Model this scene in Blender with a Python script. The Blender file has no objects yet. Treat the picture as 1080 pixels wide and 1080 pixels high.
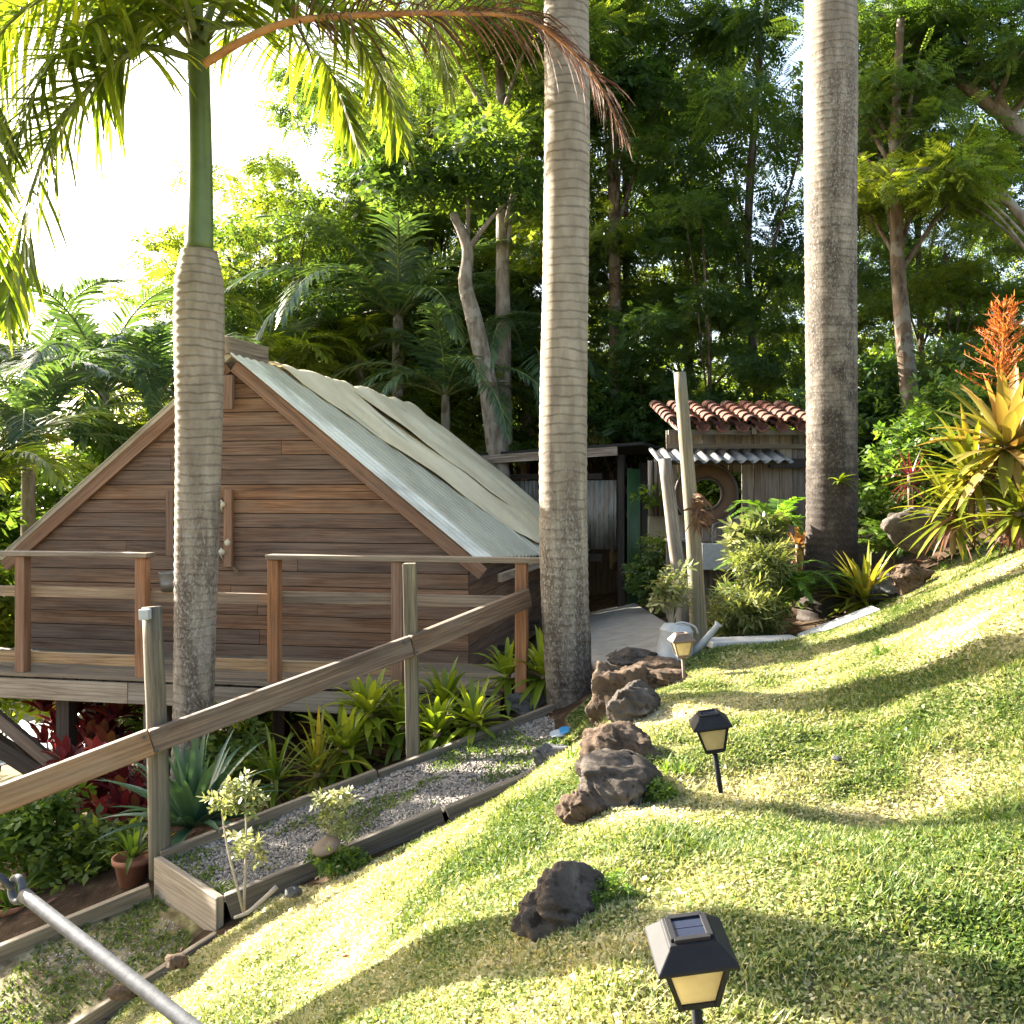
import bpy, math, random
import numpy as np
from mathutils import Vector, Matrix

rng = np.random.default_rng(7)
random.seed(7)
S = bpy.context.scene
COL = S.collection
F = 1000.0
HOR = 520.0
EYE = 1.6


def P(px, py, d):
    """A point of the place from where it is seen and how far away it stands."""
    return np.array([(px - 540) / F * d, d, EYE - (py - HOR) / F * d])


# ------------------------------------------------------------------ terrain
CT = np.array([
    (.31, 1.6, .50), (.76, 3.45, .52), (1.0, 5.5, .50), (2.76, 8.2, .57), (3.4, 7.5, .98), (3.8, 7.0, 1.25),
    (.13, 2.6, .50), (.42, 3.9, .50), (.58, 5.0, .47), (.9, 6.2, .44), (1.43, 3.11, .53), (1.5, 4.35, .66),
    (2.2, 4.0, 1.05), (1.47, 5.26, .57), (1.24, 2.3, .74), (.97, 1.8, .60), (2.0, 6.0, .70), (2.9, 5.35, 1.24),
    (1.3, 7.0, .44), (2.1, 7.0, .46), (0, 2.0, .46), (-.91, 3.8, -.24), (-1.56, 4.0, -.66), (-.72, 3.0, -.08),
    (-1.48, 4.8, -.59), (-.55, 5.08, -.26), (.19, 5.2, .02), (-2.06, 4.37, -.96), (-2.7, 5.0, -1.0),
    (-1.75, 5.1, -.70), (-.7, 5.5, -.3), (.2, 5.9, .0), (-1.98, 5.5, -.72), (-2.15, 6.5, -.66),
    (-1.2, 6.2, -.38), (-.4, 6.6, -.12), (.1, 7.0, .06), (-1.0, 8.0, -.35), (-3.0, 8.0, -.95), (-5.0, 8.0, -1.6),
    (0, 9.0, .1), (-3.2, 6.0, -1.0), (-4.2, 5.0, -1.5), (1.0, 8.5, .28), (1.1, 10.0, .15), (1.3, 13.0, -.1),
    (2.2, 10.5, .3), (3.6, 10.5, .6), (4.6, 9.0, 1.3), (5.5, 6.5, 2.0), (4.2, 4.5, 1.9), (3.2, 2.5, 1.45),
    (-4.0, 2.0, -1.4), (-2.0, 2.0, -.6), (0, .3, .3), (2.0, .3, .9), (-3, 0.3, -.9), (-6, 12, -2.2), (-2, 13, -.9),
    (4, 14, .5), (8, 14, 1.4), (9, 8, 2.6), (8, 3, 2.9), (-9, 8, -2.8), (-8, 3, -2.6), (0, 17, -.4), (-8, 17, -3),
    (8, 17, 1.4)], float)


def _tps_k(r2):
    return np.where(r2 > 1e-12, .5 * r2 * np.log(np.maximum(r2, 1e-12)), 0)


def _fit():
    n = len(CT)
    d2 = ((CT[:, None, :2] - CT[None, :, :2]) ** 2).sum(-1)
    A = np.zeros((n + 3, n + 3))
    A[:n, :n] = _tps_k(d2) + np.eye(n) * .02
    A[:n, n] = 1
    A[:n, n + 1:] = CT[:, :2]
    A[n:, :n] = A[:n, n:].T
    b = np.zeros(n + 3)
    b[:n] = CT[:, 2]
    return np.linalg.solve(A, b)


TW = _fit()


def H(x, y):
    x = np.clip(np.asarray(x, float), -9, 9)
    y = np.clip(np.asarray(y, float), .2, 17)
    sh = x.shape
    q = np.stack([x.ravel(), y.ravel()], 1)
    out = np.empty(len(q))
    for i in range(0, len(q), 20000):
        p = q[i:i + 20000]
        d2 = ((p[:, None] - CT[None, :, :2]) ** 2).sum(-1)
        out[i:i + 20000] = _tps_k(d2) @ TW[:-3] + TW[-3] + p @ TW[-2:]
    return out.reshape(sh)


def h(x, y):
    return float(H(np.array([x]), np.array([y]))[0])


def hit(px, py):
    """Where a line of sight first meets the terrain."""
    d = np.linspace(1.2, 11, 500)
    p = P(px, py, d.reshape(-1)) if False else np.stack([(px - 540) / F * d, d, EYE - (py - HOR) / F * d], 1)
    k = np.nonzero(p[:, 2] < H(p[:, 0], p[:, 1]))[0]
    return p[k[0]] if len(k) else p[-1]


def vnoise(x, y, s, seed=0):
    """Smooth value noise in 0..1."""
    r = np.random.default_rng(seed).random((64, 64))
    X = np.asarray(x) / s + 1000
    Y = np.asarray(y) / s + 1000
    i, j = np.floor(X).astype(int), np.floor(Y).astype(int)
    fx, fy = X - i, Y - j
    fx, fy = fx * fx * (3 - 2 * fx), fy * fy * (3 - 2 * fy)
    g = lambda a, b: r[a % 64, b % 64]
    return (g(i, j) * (1 - fx) + g(i + 1, j) * fx) * (1 - fy) + (g(i, j + 1) * (1 - fx) + g(i + 1, j + 1) * fx) * fy


LAWN = [(-4.5, 2.6), (-2.3, 4.1), (-1.45, 4.74), (.19, 5.2), (.30, 5.45), (.45, 6.25), (.85, 6.5), (1.3, 6.95), (2.1, 7.2),
        (2.9, 7.55), (3.5, 7.75), (4.2, 7.6), (7, 7.6), (7, .2), (-4.5, .2)]


def inside(x, y, poly=LAWN):
    c = np.zeros(np.shape(x), bool)
    n = len(poly)
    for i in range(n):
        x1, y1 = poly[i]
        x2, y2 = poly[(i + 1) % n]
        k = (y1 > y) != (y2 > y)
        with np.errstate(divide='ignore', invalid='ignore'):
            xi = (x2 - x1) * (y - y1) / (y2 - y1 + 1e-12) + x1
        c ^= k & (x < xi)
    return c


# ------------------------------------------------------------------ materials
class NT:
    def __init__(s, name):
        s.m = bpy.data.materials.new(name)
        s.m.use_nodes = True
        s.t = s.m.node_tree
        s.t.nodes.clear()
        s.out = s.t.nodes.new('ShaderNodeOutputMaterial')

    def n(s, ty, ins=None, **kw):
        nd = s.t.nodes.new('ShaderNode' + ty)
        for k, v in kw.items():
            setattr(nd, k, v)
        for k, v in (ins or {}).items():
            if isinstance(v, bpy.types.NodeSocket):
                s.t.links.new(v, nd.inputs[k])
            else:
                if isinstance(v, tuple) and len(v) == 3 and nd.inputs[k].type == 'RGBA':
                    v = (*v, 1)
                nd.inputs[k].default_value = v
        return nd

    def ramp(s, fac, stops):
        r = s.n('ValToRGB', {'Fac': fac})
        e = r.color_ramp.elements
        while len(e) < len(stops):
            e.new(.5)
        for el, (p, c) in zip(e, stops):
            el.position = p
            el.color = (*c, 1) if len(c) == 3 else c
        return r.outputs[0]

    def mix(s, a, b, f, mode='MIX'):
        nd = s.n('Mix', data_type='RGBA', blend_type=mode)
        for k, v in ((0, f), (6, a), (7, b)):
            if isinstance(v, bpy.types.NodeSocket):
                s.t.links.new(v, nd.inputs[k])
            else:
                nd.inputs[k].default_value = (*v, 1) if isinstance(v, tuple) and len(v) == 3 else v
        return nd.outputs[2]

    def math(s, op, a, b=0.0):
        nd = s.n('Math', {0: a, 1: b}, operation=op)
        return nd.outputs[0]

    def noise(s, vec, scale, detail=4, dist=0, rough=.55):
        return s.n('TexNoise', {'Vector': vec, 'Scale': scale, 'Detail': detail, 'Distortion': dist, 'Roughness': rough}).outputs[0]

    def mapped(s, vec, scale):
        return s.n('Mapping', {'Vector': vec, 'Scale': scale}).outputs[0]

    def obj(s):
        return s.n('TexCoord').outputs['Object']

    def uv(s):
        return s.n('TexCoord').outputs['UV']

    def attr(s, a):
        return s.n('Attribute', attribute_name=a).outputs['Fac']

    def bump(s, hgt, strength=.3, dist=.01):
        return s.n('Bump', {'Height': hgt, 'Strength': strength, 'Distance': dist}).outputs[0]

    def bsdf(s, color, rough=.7, nrm=None, **kw):
        ins = {'Base Color': color, 'Roughness': rough}
        if nrm is not None:
            ins['Normal'] = nrm
        for k, v in kw.items():
            ins[k.replace('_', ' ')] = v
        return s.n('BsdfPrincipled', ins).outputs[0]

    def done(s, sh):
        s.t.links.new(sh, s.out.inputs[0])
        return s.m


def wood(name, dark, mid, light, weather=None, gs=26, wamt=.5, rough=.75, bump=.35, knots=True):
    m = NT(name)
    uv = m.uv()
    g = m.noise(m.mapped(uv, (1.3, gs, 1)), 1.0, 6, .8, .6)
    g2 = m.noise(m.mapped(uv, (5, gs * 4, 1)), 1.0, 3, .2)
    gg = m.math('ADD', m.math('MULTIPLY', g, .75), m.math('MULTIPLY', g2, .25))
    col = m.ramp(gg, [(.33, dark), (.5, mid), (.66, light)])
    if knots:
        w = m.n('TexWave', {'Vector': m.mapped(uv, (.55, 7.0, 1)), 'Scale': 1.6, 'Distortion': 9, 'Detail': 2, 'Detail Scale': .9}, wave_type='RINGS').outputs['Fac']
        col = m.mix(col, dark, m.math('MULTIPLY', m.ramp(w, [(.0, (1, 1, 1)), (.22, (0, 0, 0))]), .5))
    if weather:
        st = m.ramp(m.noise(m.mapped(uv, (.8, 3, 1)), 2.2, 5, .3), [(.42, (0, 0, 0)), (.66, (1, 1, 1))])
        col = m.mix(col, weather, m.math('MULTIPLY', st, wamt))
    r = m.attr('rnd')
    col = m.mix(col, m.mix((0, 0, 0), col, .0), .0)
    hsv = m.n('HueSaturation', {'Color': col, 'Value': m.math('ADD', m.math('MULTIPLY', r, .5), .75), 'Saturation': m.math('ADD', m.math('MULTIPLY', r, .3), .85)}).outputs[0]
    return m.done(m.bsdf(hsv, rough, m.bump(gg, bump, .006)))


def leafmat(name, stops, trans=.4, rough=.45, tint=(1.25, 1.25, .6), hue=.0, spec=.4, objrand=0.0):
    m = NT(name)
    r = m.attr('rnd')
    if objrand:
        o = m.n('ObjectInfo').outputs['Random']
        r = m.math('ADD', m.math('MULTIPLY', r, 1 - objrand), m.math('MULTIPLY', o, objrand))
    c = m.ramp(r, stops)
    t = m.mix(c, tint, 1.0, 'MULTIPLY')
    a = m.bsdf(c, rough, Specular_IOR_Level=spec)
    b = m.n('BsdfTranslucent', {'Color': t}).outputs[0]
    return m.done(m.n('MixShader', {0: trans, 1: a, 2: b}).outputs[0])


def plain(name, c, rough=.6, metal=0.0, var=.25, scale=12, bump=.1, spec=.5, c2=None, detail=5):
    m = NT(name)
    o = m.obj()
    n = m.noise(o, scale, detail)
    c2 = c2 or tuple(x * (1 - var) for x in c)
    col = m.ramp(n, [(.35, c2), (.65, c)])
    return m.done(m.bsdf(col, rough, m.bump(n, bump, .01), Metallic=metal, Specular_IOR_Level=spec))


M = {}
M['cabin_wood'] = wood('cabin_wood', (.04, .020, .011), (.165, .086, .047), (.27, .155, .092), (.19, .14, .10), wamt=.5)
M['rail_wood'] = wood('rail_wood', (.05, .028, .016), (.155, .095, .058), (.25, .165, .10), (.22, .18, .14), wamt=.45)
M['red_wood'] = wood('red_wood', (.10, .05, .025), (.24, .12, .065), (.32, .18, .10), (.25, .2, .15), wamt=.25)
M['grey_wood'] = wood('grey_wood', (.06, .045, .032), (.19, .15, .11), (.29, .24, .18), (.15, .12, .09), wamt=.6)
M['tan_wood'] = wood('tan_wood', (.10, .06, .03), (.28, .19, .11), (.40, .29, .18), (.25, .2, .15), wamt=.4)
M['fascia_wood'] = wood('fascia_wood', (.12, .085, .055), (.30, .245, .18), (.40, .34, .26), (.18, .14, .1), wamt=.5)
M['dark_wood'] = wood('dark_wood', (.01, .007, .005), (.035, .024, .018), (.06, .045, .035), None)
M['edging_wood'] = wood('edging_wood', (.055, .042, .03), (.18, .145, .105), (.28, .235, .175), (.10, .085, .06), wamt=.7)
M['post_log'] = wood('post_log', (.05, .038, .024), (.16, .13, .085), (.25, .21, .14), (.13, .13, .085), wamt=.6, gs=22, bump=.6)
M['hut_wood'] = wood('hut_wood', (.06, .04, .03), (.20, .15, .11), (.36, .30, .24), (.36, .32, .28), wamt=.5)


def palm_bark():
    m = NT('palm_bark')
    o = m.obj()
    sx = m.n('SeparateXYZ', {0: o})
    z = sx.outputs[2]
    wob = m.noise(m.mapped(o, (2, 2, 3)), 1.6, 3)
    ringp = m.math('ADD', m.math('MULTIPLY', z, 15.5), m.math('MULTIPLY', wob, 1.6))
    fr = m.math('FRACT', ringp)
    ring = m.ramp(fr, [(.0, (1, 1, 1)), (.12, (.75, .75, .75)), (.22, (0, 0, 0)), (.9, (0, 0, 0)), (1.0, (.9, .9, .9))])
    rn = m.noise(m.mapped(o, (3, 3, 4)), 2, 3)
    ring = m.math('MULTIPLY', ring, m.ramp(rn, [(.3, (.35, .35, .35)), (.6, (1, 1, 1))]))
    zt = m.attr('low')                       # 1 at the foot, 0 high up
    base = m.ramp(m.noise(m.mapped(o, (10, 10, 4)), 1.5, 5), [(.3, (.20, .168, .13)), (.7, (.315, .275, .22))])
    col = m.mix(base, (.095, .077, .058), m.math('MULTIPLY', ring, .8))
    st = m.ramp(m.noise(m.mapped(o, (5, 5, .7)), 1.6, 5, .4), [(.40, (0, 0, 0)), (.56, (1, 1, 1))])
    col = m.mix(col, (.065, .045, .034), m.math('MULTIPLY', m.math('MULTIPLY', st, m.ramp(zt, [(.0, (0, 0, 0)), (.35, (.8, .8, .8)), (1, (1, 1, 1))])), .85))
    col = m.mix(col, (.030, .022, .018), m.ramp(m.math('ADD', zt, m.math('MULTIPLY', m.math('SUBTRACT', m.noise(o, 6, 5), .5), .9)), [(.50, (0, 0, 0)), (.92, (.95, .95, .95))]))
    sp = m.ramp(m.noise(m.mapped(o, (1, 1, .6)), 62, 5, .3, .75), [(.5, (0, 0, 0)), (.62, (1, 1, 1))])
    col = m.mix(col, (.34, .325, .29), m.math('MULTIPLY', m.math('MULTIPLY', sp, m.ramp(zt, [(.12, (0, 0, 0)), (.45, (1, 1, 1)), (.75, (.5, .5, .5)), (.95, (.1, .1, .1))])), .85))
    bh = m.math('SUBTRACT', m.noise(m.mapped(o, (8, 8, 3)), 4, 6), m.math('MULTIPLY', ring, .8))
    return m.done(m.bsdf(col, .85, m.bump(bh, .22, .006), Specular_IOR_Level=.2))


M['palm_bark'] = palm_bark()
M['crownshaft'] = plain('crownshaft', (.11, .165, .04), .4, var=.35, scale=4, bump=.02)


def bark(name, a, b, lich=(.45, .43, .38)):
    m = NT(name)
    o = m.obj()
    n = m.noise(m.mapped(o, (9, 9, 2.5)), 1.5, 6, .3)
    col = m.ramp(n, [(.35, a), (.65, b)])
    l = m.ramp(m.noise(o, 5, 4), [(.52, (0, 0, 0)), (.6, (1, 1, 1))])
    col = m.mix(col, lich, m.math('MULTIPLY', l, .5))
    return m.done(m.bsdf(col, .9, m.bump(n, .6, .03), Specular_IOR_Level=.2))


M['bark_brown'] = bark('bark_brown', (.06, .042, .028), (.17, .12, .08), (.26, .24, .2))
M['bark_pale'] = bark('bark_pale', (.12, .095, .07), (.27, .23, .185), (.36, .33, .29))
G = lambda *a: a
M['leaf_tree'] = leafmat('leaf_tree', [(0, (.03, .062, .018)), (.4, (.085, .14, .03)), (.75, (.15, .20, .036)), (1, (.22, .26, .045))], .55, objrand=.25, tint=(2.4, 2.1, .6))
M['leaf_dark'] = leafmat('leaf_dark', [(0, (.024, .058, .022)), (.5, (.06, .112, .032)), (1, (.13, .19, .04))], .52, objrand=.2, tint=(2.3, 2.0, .6))
M['leaf_bright'] = leafmat('leaf_bright', [(0, (.05, .10, .018)), (.5, (.11, .19, .03)), (1, (.22, .30, .05))], .5)
M['palm_leaf'] = leafmat('palm_leaf', [(0, (.06, .10, .018)), (.5, (.13, .19, .03)), (1, (.24, .28, .05))], .6, .4, tint=(1.7, 1.6, .4))
M['palm_blue'] = leafmat('palm_blue', [(0, (.03, .065, .04)), (.5, (.065, .12, .06)), (1, (.13, .20, .08))], .4, .32, tint=(1.5, 1.4, .4), spec=.6, objrand=.3)
M['dead_leaf'] = leafmat('dead_leaf', [(0, (.075, .034, .024)), (.5, (.15, .07, .048)), (1, (.26, .155, .10))], .3, .6, tint=(1.2, 1, .8))
M['rachis_green'] = plain('rachis_green', (.16, .20, .06), .45)
M['rachis_dead'] = plain('rachis_dead', (.50, .26, .10), .5, c2=(.34, .15, .06))
M['brom_lime'] = leafmat('brom_lime', [(0, (.08, .13, .016)), (.5, (.20, .27, .025)), (1, (.36, .40, .045))], .4, .35, tint=(1.4, 1.35, .4))
M['brom_gold'] = leafmat('brom_gold', [(0, (.10, .13, .016)), (.35, (.24, .25, .03)), (.7, (.38, .30, .045)), (1, (.42, .19, .06))], .4, .35, tint=(1.3, 1.2, .5))
M['brom_copper'] = leafmat('brom_copper', [(0, (.14, .16, .025)), (.5, (.28, .22, .05)), (1, (.34, .16, .07))], .35, .4, tint=(1.2, 1.1, .6))
M['orange_spike'] = leafmat('orange_spike', [(0, (.26, .05, .015)), (.5, (.38, .12, .025)), (1, (.46, .24, .06))], .4, .5, tint=(1.2, 1, .7))
M['agave'] = leafmat('agave', [(0, (.035, .085, .05)), (.5, (.07, .14, .075)), (1, (.12, .20, .10))], .15, .35, spec=.5)
M['croton'] = leafmat('croton', [(0, (.035, .010, .012)), (.45, (.14, .022, .026)), (.8, (.26, .045, .04)), (1, (.30, .15, .04))], .35, .3, tint=(1.4, .8, .8))
M['varieg'] = leafmat('varieg', [(0, (.08, .12, .03)), (.4, (.17, .20, .06)), (.75, (.33, .33, .15)), (1, (.48, .46, .27))], .35, .45, tint=(1.1, 1.1, .7))
M['olive_leaf'] = leafmat('olive_leaf', [(0, (.07, .095, .03)), (.5, (.16, .19, .06)), (1, (.34, .35, .16))], .4, .45, tint=(1.3, 1.25, .6))
M['fern'] = leafmat('fern', [(0, (.04, .10, .015)), (.5, (.10, .20, .025)), (1, (.19, .30, .04))], .5, .45)
M['stem_brown'] = plain('stem_brown', (.20, .14, .08), .8)
M['stem_pale'] = plain('stem_pale', (.38, .33, .26), .8)
M['terracotta'] = plain('terracotta', (.36, .15, .08), .8)
M['tile'] = plain('clay_tile', (.19, .062, .032), .9, c2=(.06, .03, .022), scale=9, bump=.3)
M['galv'] = plain('galvanised', (.20, .205, .205), .55, .4, var=.3, scale=26, bump=.05)
M['can_white'] = plain('can_white', (.42, .425, .42), .5, .1, var=.2, scale=20)
M['concrete'] = plain('concrete', (.26, .245, .225), .9, var=.3, scale=7, bump=.2)
M['concrete_pale'] = plain('concrete_pale', (.52, .51, .49), .9, var=.35, scale=9, bump=.15)
M['cream'] = plain('cream_panel', (.36, .33, .23), .8, var=.12, scale=3)
M['black_plastic'] = plain('black_plastic', (.012, .0125, .015), .65, var=.3, scale=30, bump=.05, spec=.22)
M['brown_plastic'] = plain('brown_plastic', (.15, .105, .08), .7, var=.25, scale=25, bump=.05)
M['panel_glass'] = plain('solar_cell', (.02, .025, .045), .2, var=.4, scale=4)
M['tar'] = plain('tar', (.02, .018, .016), .9)  # shed roof tar, also the painted shade along the deck edge
M['white_metal'] = plain('white_metal', (.62, .66, .72), .45, .2, var=.15, scale=3)
M['blue_wrap'] = plain('blue_wrapper', (.05, .30, .62), .4)
M['white_wrap'] = plain('white_wrapper', (.75, .77, .8), .4)
M['green_sheet'] = plain('green_sheet', (.07, .16, .05), .5, var=.4, scale=3, spec=.6)
M['grey_box'] = plain('grey_box', (.42, .45, .48), .5)
M['steel'] = plain('weathered_steel', (.075, .08, .09), .7, .2, var=.35, scale=40, bump=.15, spec=.3)
M['shell'] = plain('shell', (.6, .55, .42), .5)
M['husk'] = plain('husk', (.15, .075, .03), .9, var=.6, scale=14, bump=.6)


def frosted():
    m = NT('amber_glass')
    n = m.noise(m.obj(), 14, 4)
    c = m.ramp(n, [(.3, (.50, .42, .24)), (.7, (.68, .60, .38))])
    a = m.bsdf(c, .3)
    b = m.n('BsdfTranslucent', {'Color': c}).outputs[0]
    return m.done(m.n('MixShader', {0: .55, 1: a, 2: b}).outputs[0])


M['amber'] = frosted()


def roofmetal():
    m = NT('roof_metal')
    o = m.obj()
    n = m.noise(m.mapped(o, (1, 1, 1)), 2.2, 6)
    c = m.ramp(m.attr('rnd'), [(0, (.74, .73, .66)), (.45, (.50, .48, .39)), (1, (.38, .36, .28))])
    c = m.mix(c, (.24, .22, .16), m.math('MULTIPLY', m.ramp(n, [(.45, (0, 0, 0)), (.7, (1, 1, 1))]), .6))
    return m.done(m.bsdf(c, .42, m.bump(n, .1, .01), Metallic=.0))


M['roof_metal'] = roofmetal()


def rustcorr():
    m = NT('old_corrugated')
    o = m.obj()
    n = m.noise(m.mapped(o, (3, 3, 1)), 2.5, 6)
    c = m.ramp(n, [(.35, (.13, .12, .10)), (.55, (.30, .29, .26)), (.75, (.24, .16, .10))])
    return m.done(m.bsdf(c, .55, Metallic=.2))


M['corr'] = rustcorr()


def tarpmat():
    m = NT('tarp')
    o = m.obj()
    n = m.noise(o, 1.5, 6)
    c = m.ramp(n, [(.3, (.56, .47, .30)), (.6, (.72, .63, .44)), (.8, (.78, .70, .52))])
    f = m.noise(o, 60, 2)
    w = m.noise(m.mapped(o, (6, 1.2, 1)), 2, 5, .6)
    return m.done(m.bsdf(c, .6, m.bump(m.math('ADD', m.math('MULTIPLY', f, .15), w), .35, .03), Specular_IOR_Level=.2))


M['tarp'] = tarpmat()


def rockmat(name, a, b, c):
    m = NT(name)
    o = m.obj()
    n = m.noise(o, 5, 8, .3, .65)
    col = m.ramp(n, [(.3, a), (.52, b), (.72, c)])
    v = m.n('TexVoronoi', {'Vector': o, 'Scale': 16}).outputs[0]
    col = m.mix(col, tuple(x * .45 for x in a), m.ramp(m.noise(o, 22, 5), [(.56, (0, 0, 0)), (.66, (.8, .8, .8))]))
    return m.done(m.bsdf(col, .95, m.bump(m.math('ADD', m.noise(o, 18, 8, 0, .7), m.math('MULTIPLY', v, .5)), 1.0, .035), Specular_IOR_Level=.2))


M['rock_brown'] = rockmat('rock_brown', (.04, .027, .019), (.125, .085, .058), (.25, .185, .135))
M['rock_dark'] = rockmat('rock_dark', (.035, .028, .023), (.11, .09, .074), (.25, .215, .18))
M['rock_grey'] = rockmat('rock_grey', (.05, .05, .05), (.13, .13, .13), (.26, .25, .24))


def groundmat():
    m = NT('ground_cover')
    o = m.obj()
    k = m.attr('lawn')
    n1 = m.noise(o, 1.1, 5)
    n2 = m.noise(o, 38, 5, 0, .7)
    dry = m.ramp(n1, [(.4, (.30, .285, .14)), (.62, (.52, .45, .30))])
    g = m.mix(dry, (.15, .125, .055), m.ramp(n2, [(.3, (1, 1, 1)), (.6, (0, 0, 0))]))
    s = m.ramp(m.noise(o, 9, 7, 0, .65), [(.3, (.018, .012, .008)), (.55, (.055, .035, .02)), (.75, (.12, .085, .05))])
    c = m.mix(s, g, k)
    return m.done(m.bsdf(c, .95, m.bump(n2, .7, .02), Specular_IOR_Level=.1))


M['ground'] = groundmat()
M['grass'] = leafmat('grass_blades', [(0, (.06, .115, .02)), (.3, (.17, .225, .055)), (.58, (.40, .39, .19)), (1, (.62, .55, .37))], .4, .5, tint=(1.2, 1.15, .6), spec=.3)
M['gravel_bed'] = plain('gravel_bed', (.16, .14, .12), .95, c2=(.06, .05, .04), scale=60, bump=.8)


def gravelmat():
    m = NT('gravel_stone')
    c = m.ramp(m.attr('rnd'), [(0, (.07, .06, .05)), (.5, (.19, .165, .14)), (1, (.36, .32, .275))])
    return m.done(m.bsdf(c, .9))


M['gravel'] = gravelmat()

# ------------------------------------------------------------------ mesh builders


class MB:
    """Collects shapes in world space; build() links them as ONE mesh object."""

    def __init__(s, xf=None):
        s.v, s.f, s.uv, s.r, s.mi, s.low, s.sm = [], [], [], [], [], [], []
        s.xf = xf
        s.cur = 0

    def add(s, verts, faces, uvs=None, rnd=None, low=None, smooth=False):
        b = len(s.v)
        verts = [Vector(p) for p in verts]
        if s.xf is not None:
            verts = [s.xf @ p for p in verts]
        s.v += verts
        if rnd is None:
            rnd = random.random()
        s.r += list(rnd) if hasattr(rnd, '__len__') else [rnd] * len(verts)
        s.low += list(low) if low is not None else [0.0] * len(verts)
        for i, f in enumerate(faces):
            s.f.append([b + j for j in f])
            s.uv.append(uvs[i] if uvs else [(0, 0)] * len(f))
            s.mi.append(s.cur)
            s.sm.append(smooth)

    def beam(s, p0, p1, w, t, up=(0, 0, 1), roll=0.0, rnd=None):
        """Timber from p0 to p1: w wide across, t thick along 'up'."""
        p0, p1, up = Vector(p0), Vector(p1), Vector(up)
        d = (p1 - p0)
        L = d.length
        d.normalize()
        side = d.cross(up).normalized()
        n = side.cross(d).normalized()
        if roll:
            R = Matrix.Rotation(roll, 3, d)
            side, n = R @ side, R @ n
        vs = []
        for e in (p0, p1):
            for a, b in ((-1, -1), (1, -1), (1, 1), (-1, 1)):
                vs.append(e + side * (a * w / 2) + n * (b * t / 2))
        fs = [(3, 2, 1, 0), (4, 5, 6, 7), (0, 1, 5, 4), (1, 2, 6, 5), (2, 3, 7, 6), (3, 0, 4, 7)]
        o = random.random() * 50
        o2 = random.random() * 50
        uvs = [[(o, o2), (o, o2 + w), (o + t, o2 + w), (o + t, o2)]] * 2
        acc = 0
        for wd in (w, t, w, t):
            uvs = uvs + [[(o, o2 + acc), (o, o2 + acc + wd), (o + L, o2 + acc + wd), (o + L, o2 + acc)]]
            acc += wd
        s.add(vs, fs, uvs, rnd)

    def box(s, c, sx, sy, sz, rnd=None):
        """Axis-aligned box, grain along its longest side."""
        dims = [sx, sy, sz]
        k = dims.index(max(dims))
        e = Vector((0, 0, 0))
        e[k] = dims[k] / 2
        c = Vector(c)
        if k == 0:
            s.beam(c - e, c + e, sy, sz, (0, 0, 1), 0, rnd)
        elif k == 1:
            s.beam(c - e, c + e, sx, sz, (0, 0, 1), 0, rnd)
        else:
            s.beam(c - e, c + e, sx, sy, (0, 1, 0), 0, rnd)

    def prism(s, poly, y0, y1, rnd=None, grain=0):
        """Polygon in local xz, thick along y."""
        n = len(poly)
        vs = [(x, y0, z) for x, z in poly] + [(x, y1, z) for x, z in poly]
        o, o2 = random.random() * 50, random.random() * 50
        g = (lambda x, z: (x + o, z + o2)) if grain == 0 else (lambda x, z: (z + o, x + o2))
        fs = [list(range(n)), list(range(2 * n - 1, n - 1, -1))]
        uvs = [[g(*poly[i]) for i in range(n)], [g(*poly[i]) for i in range(n - 1, -1, -1)]]
        for i in range(n):
            j = (i + 1) % n
            fs.append([i, i + n, j + n, j])
            a, b = g(*poly[i]), g(*poly[j])
            uvs.append([a, (a[0], a[1] + .02), (b[0], b[1] + .02), b])
        s.add(vs, fs, uvs, rnd)

    def tube(s, pts, rad, n=8, rnd=None, cap=True, low=None, smooth=True, wob=0.0, oval=1.0):
        pts = [Vector(p) for p in pts]
        if not hasattr(rad, '__len__'):
            rad = [rad] * len(pts)
        vs, fs, uvs, lw = [], [], [], []
        ref = Vector((0, 1, 0)) if abs((pts[-1] - pts[0]).normalized().y) < .9 else Vector((1, 0, 0))
        o = random.random() * 30
        acc = 0
        accs = []
        ph = random.random() * 6
        for i, p in enumerate(pts):
            d = (pts[min(i + 1, len(pts) - 1)] - pts[max(i - 1, 0)]).normalized()
            a = d.cross(ref).normalized()
            b = d.cross(a)
            if i:
                acc += (p - pts[i - 1]).length
            accs.append(acc)
            for k in range(n):
                t = 2 * math.pi * k / n
                r = rad[i] * (1 + wob * (math.sin(3 * t + ph + i * .7) * .5 + math.sin(5 * t - ph + i * 1.3) * .5))
                vs.append(p + a * (math.cos(t) * r) + b * (math.sin(t) * r * oval))
                if low is not None:
                    lw.append(low[i])
        for i in range(len(pts) - 1):
            for k in range(n):
                k2 = (k + 1) % n
                fs.append((i * n + k, i * n + k2, (i + 1) * n + k2, (i + 1) * n + k))
                c = 2 * math.pi * rad[i]
                uvs.append([(o + accs[i], c * k / n), (o + accs[i], c * (k + 1) / n), (o + accs[i + 1], c * (k + 1) / n), (o + accs[i + 1], c * k / n)])
        if cap:
            fs.append(list(range(n - 1, -1, -1)))
            uvs.append([(o, 0)] * n)
            q = (len(pts) - 1) * n
            fs.append([q + k for k in range(n)])
            uvs.append([(o, 0)] * n)
        s.add(vs, fs, uvs, rnd, lw if low is not None else None, smooth)

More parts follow.
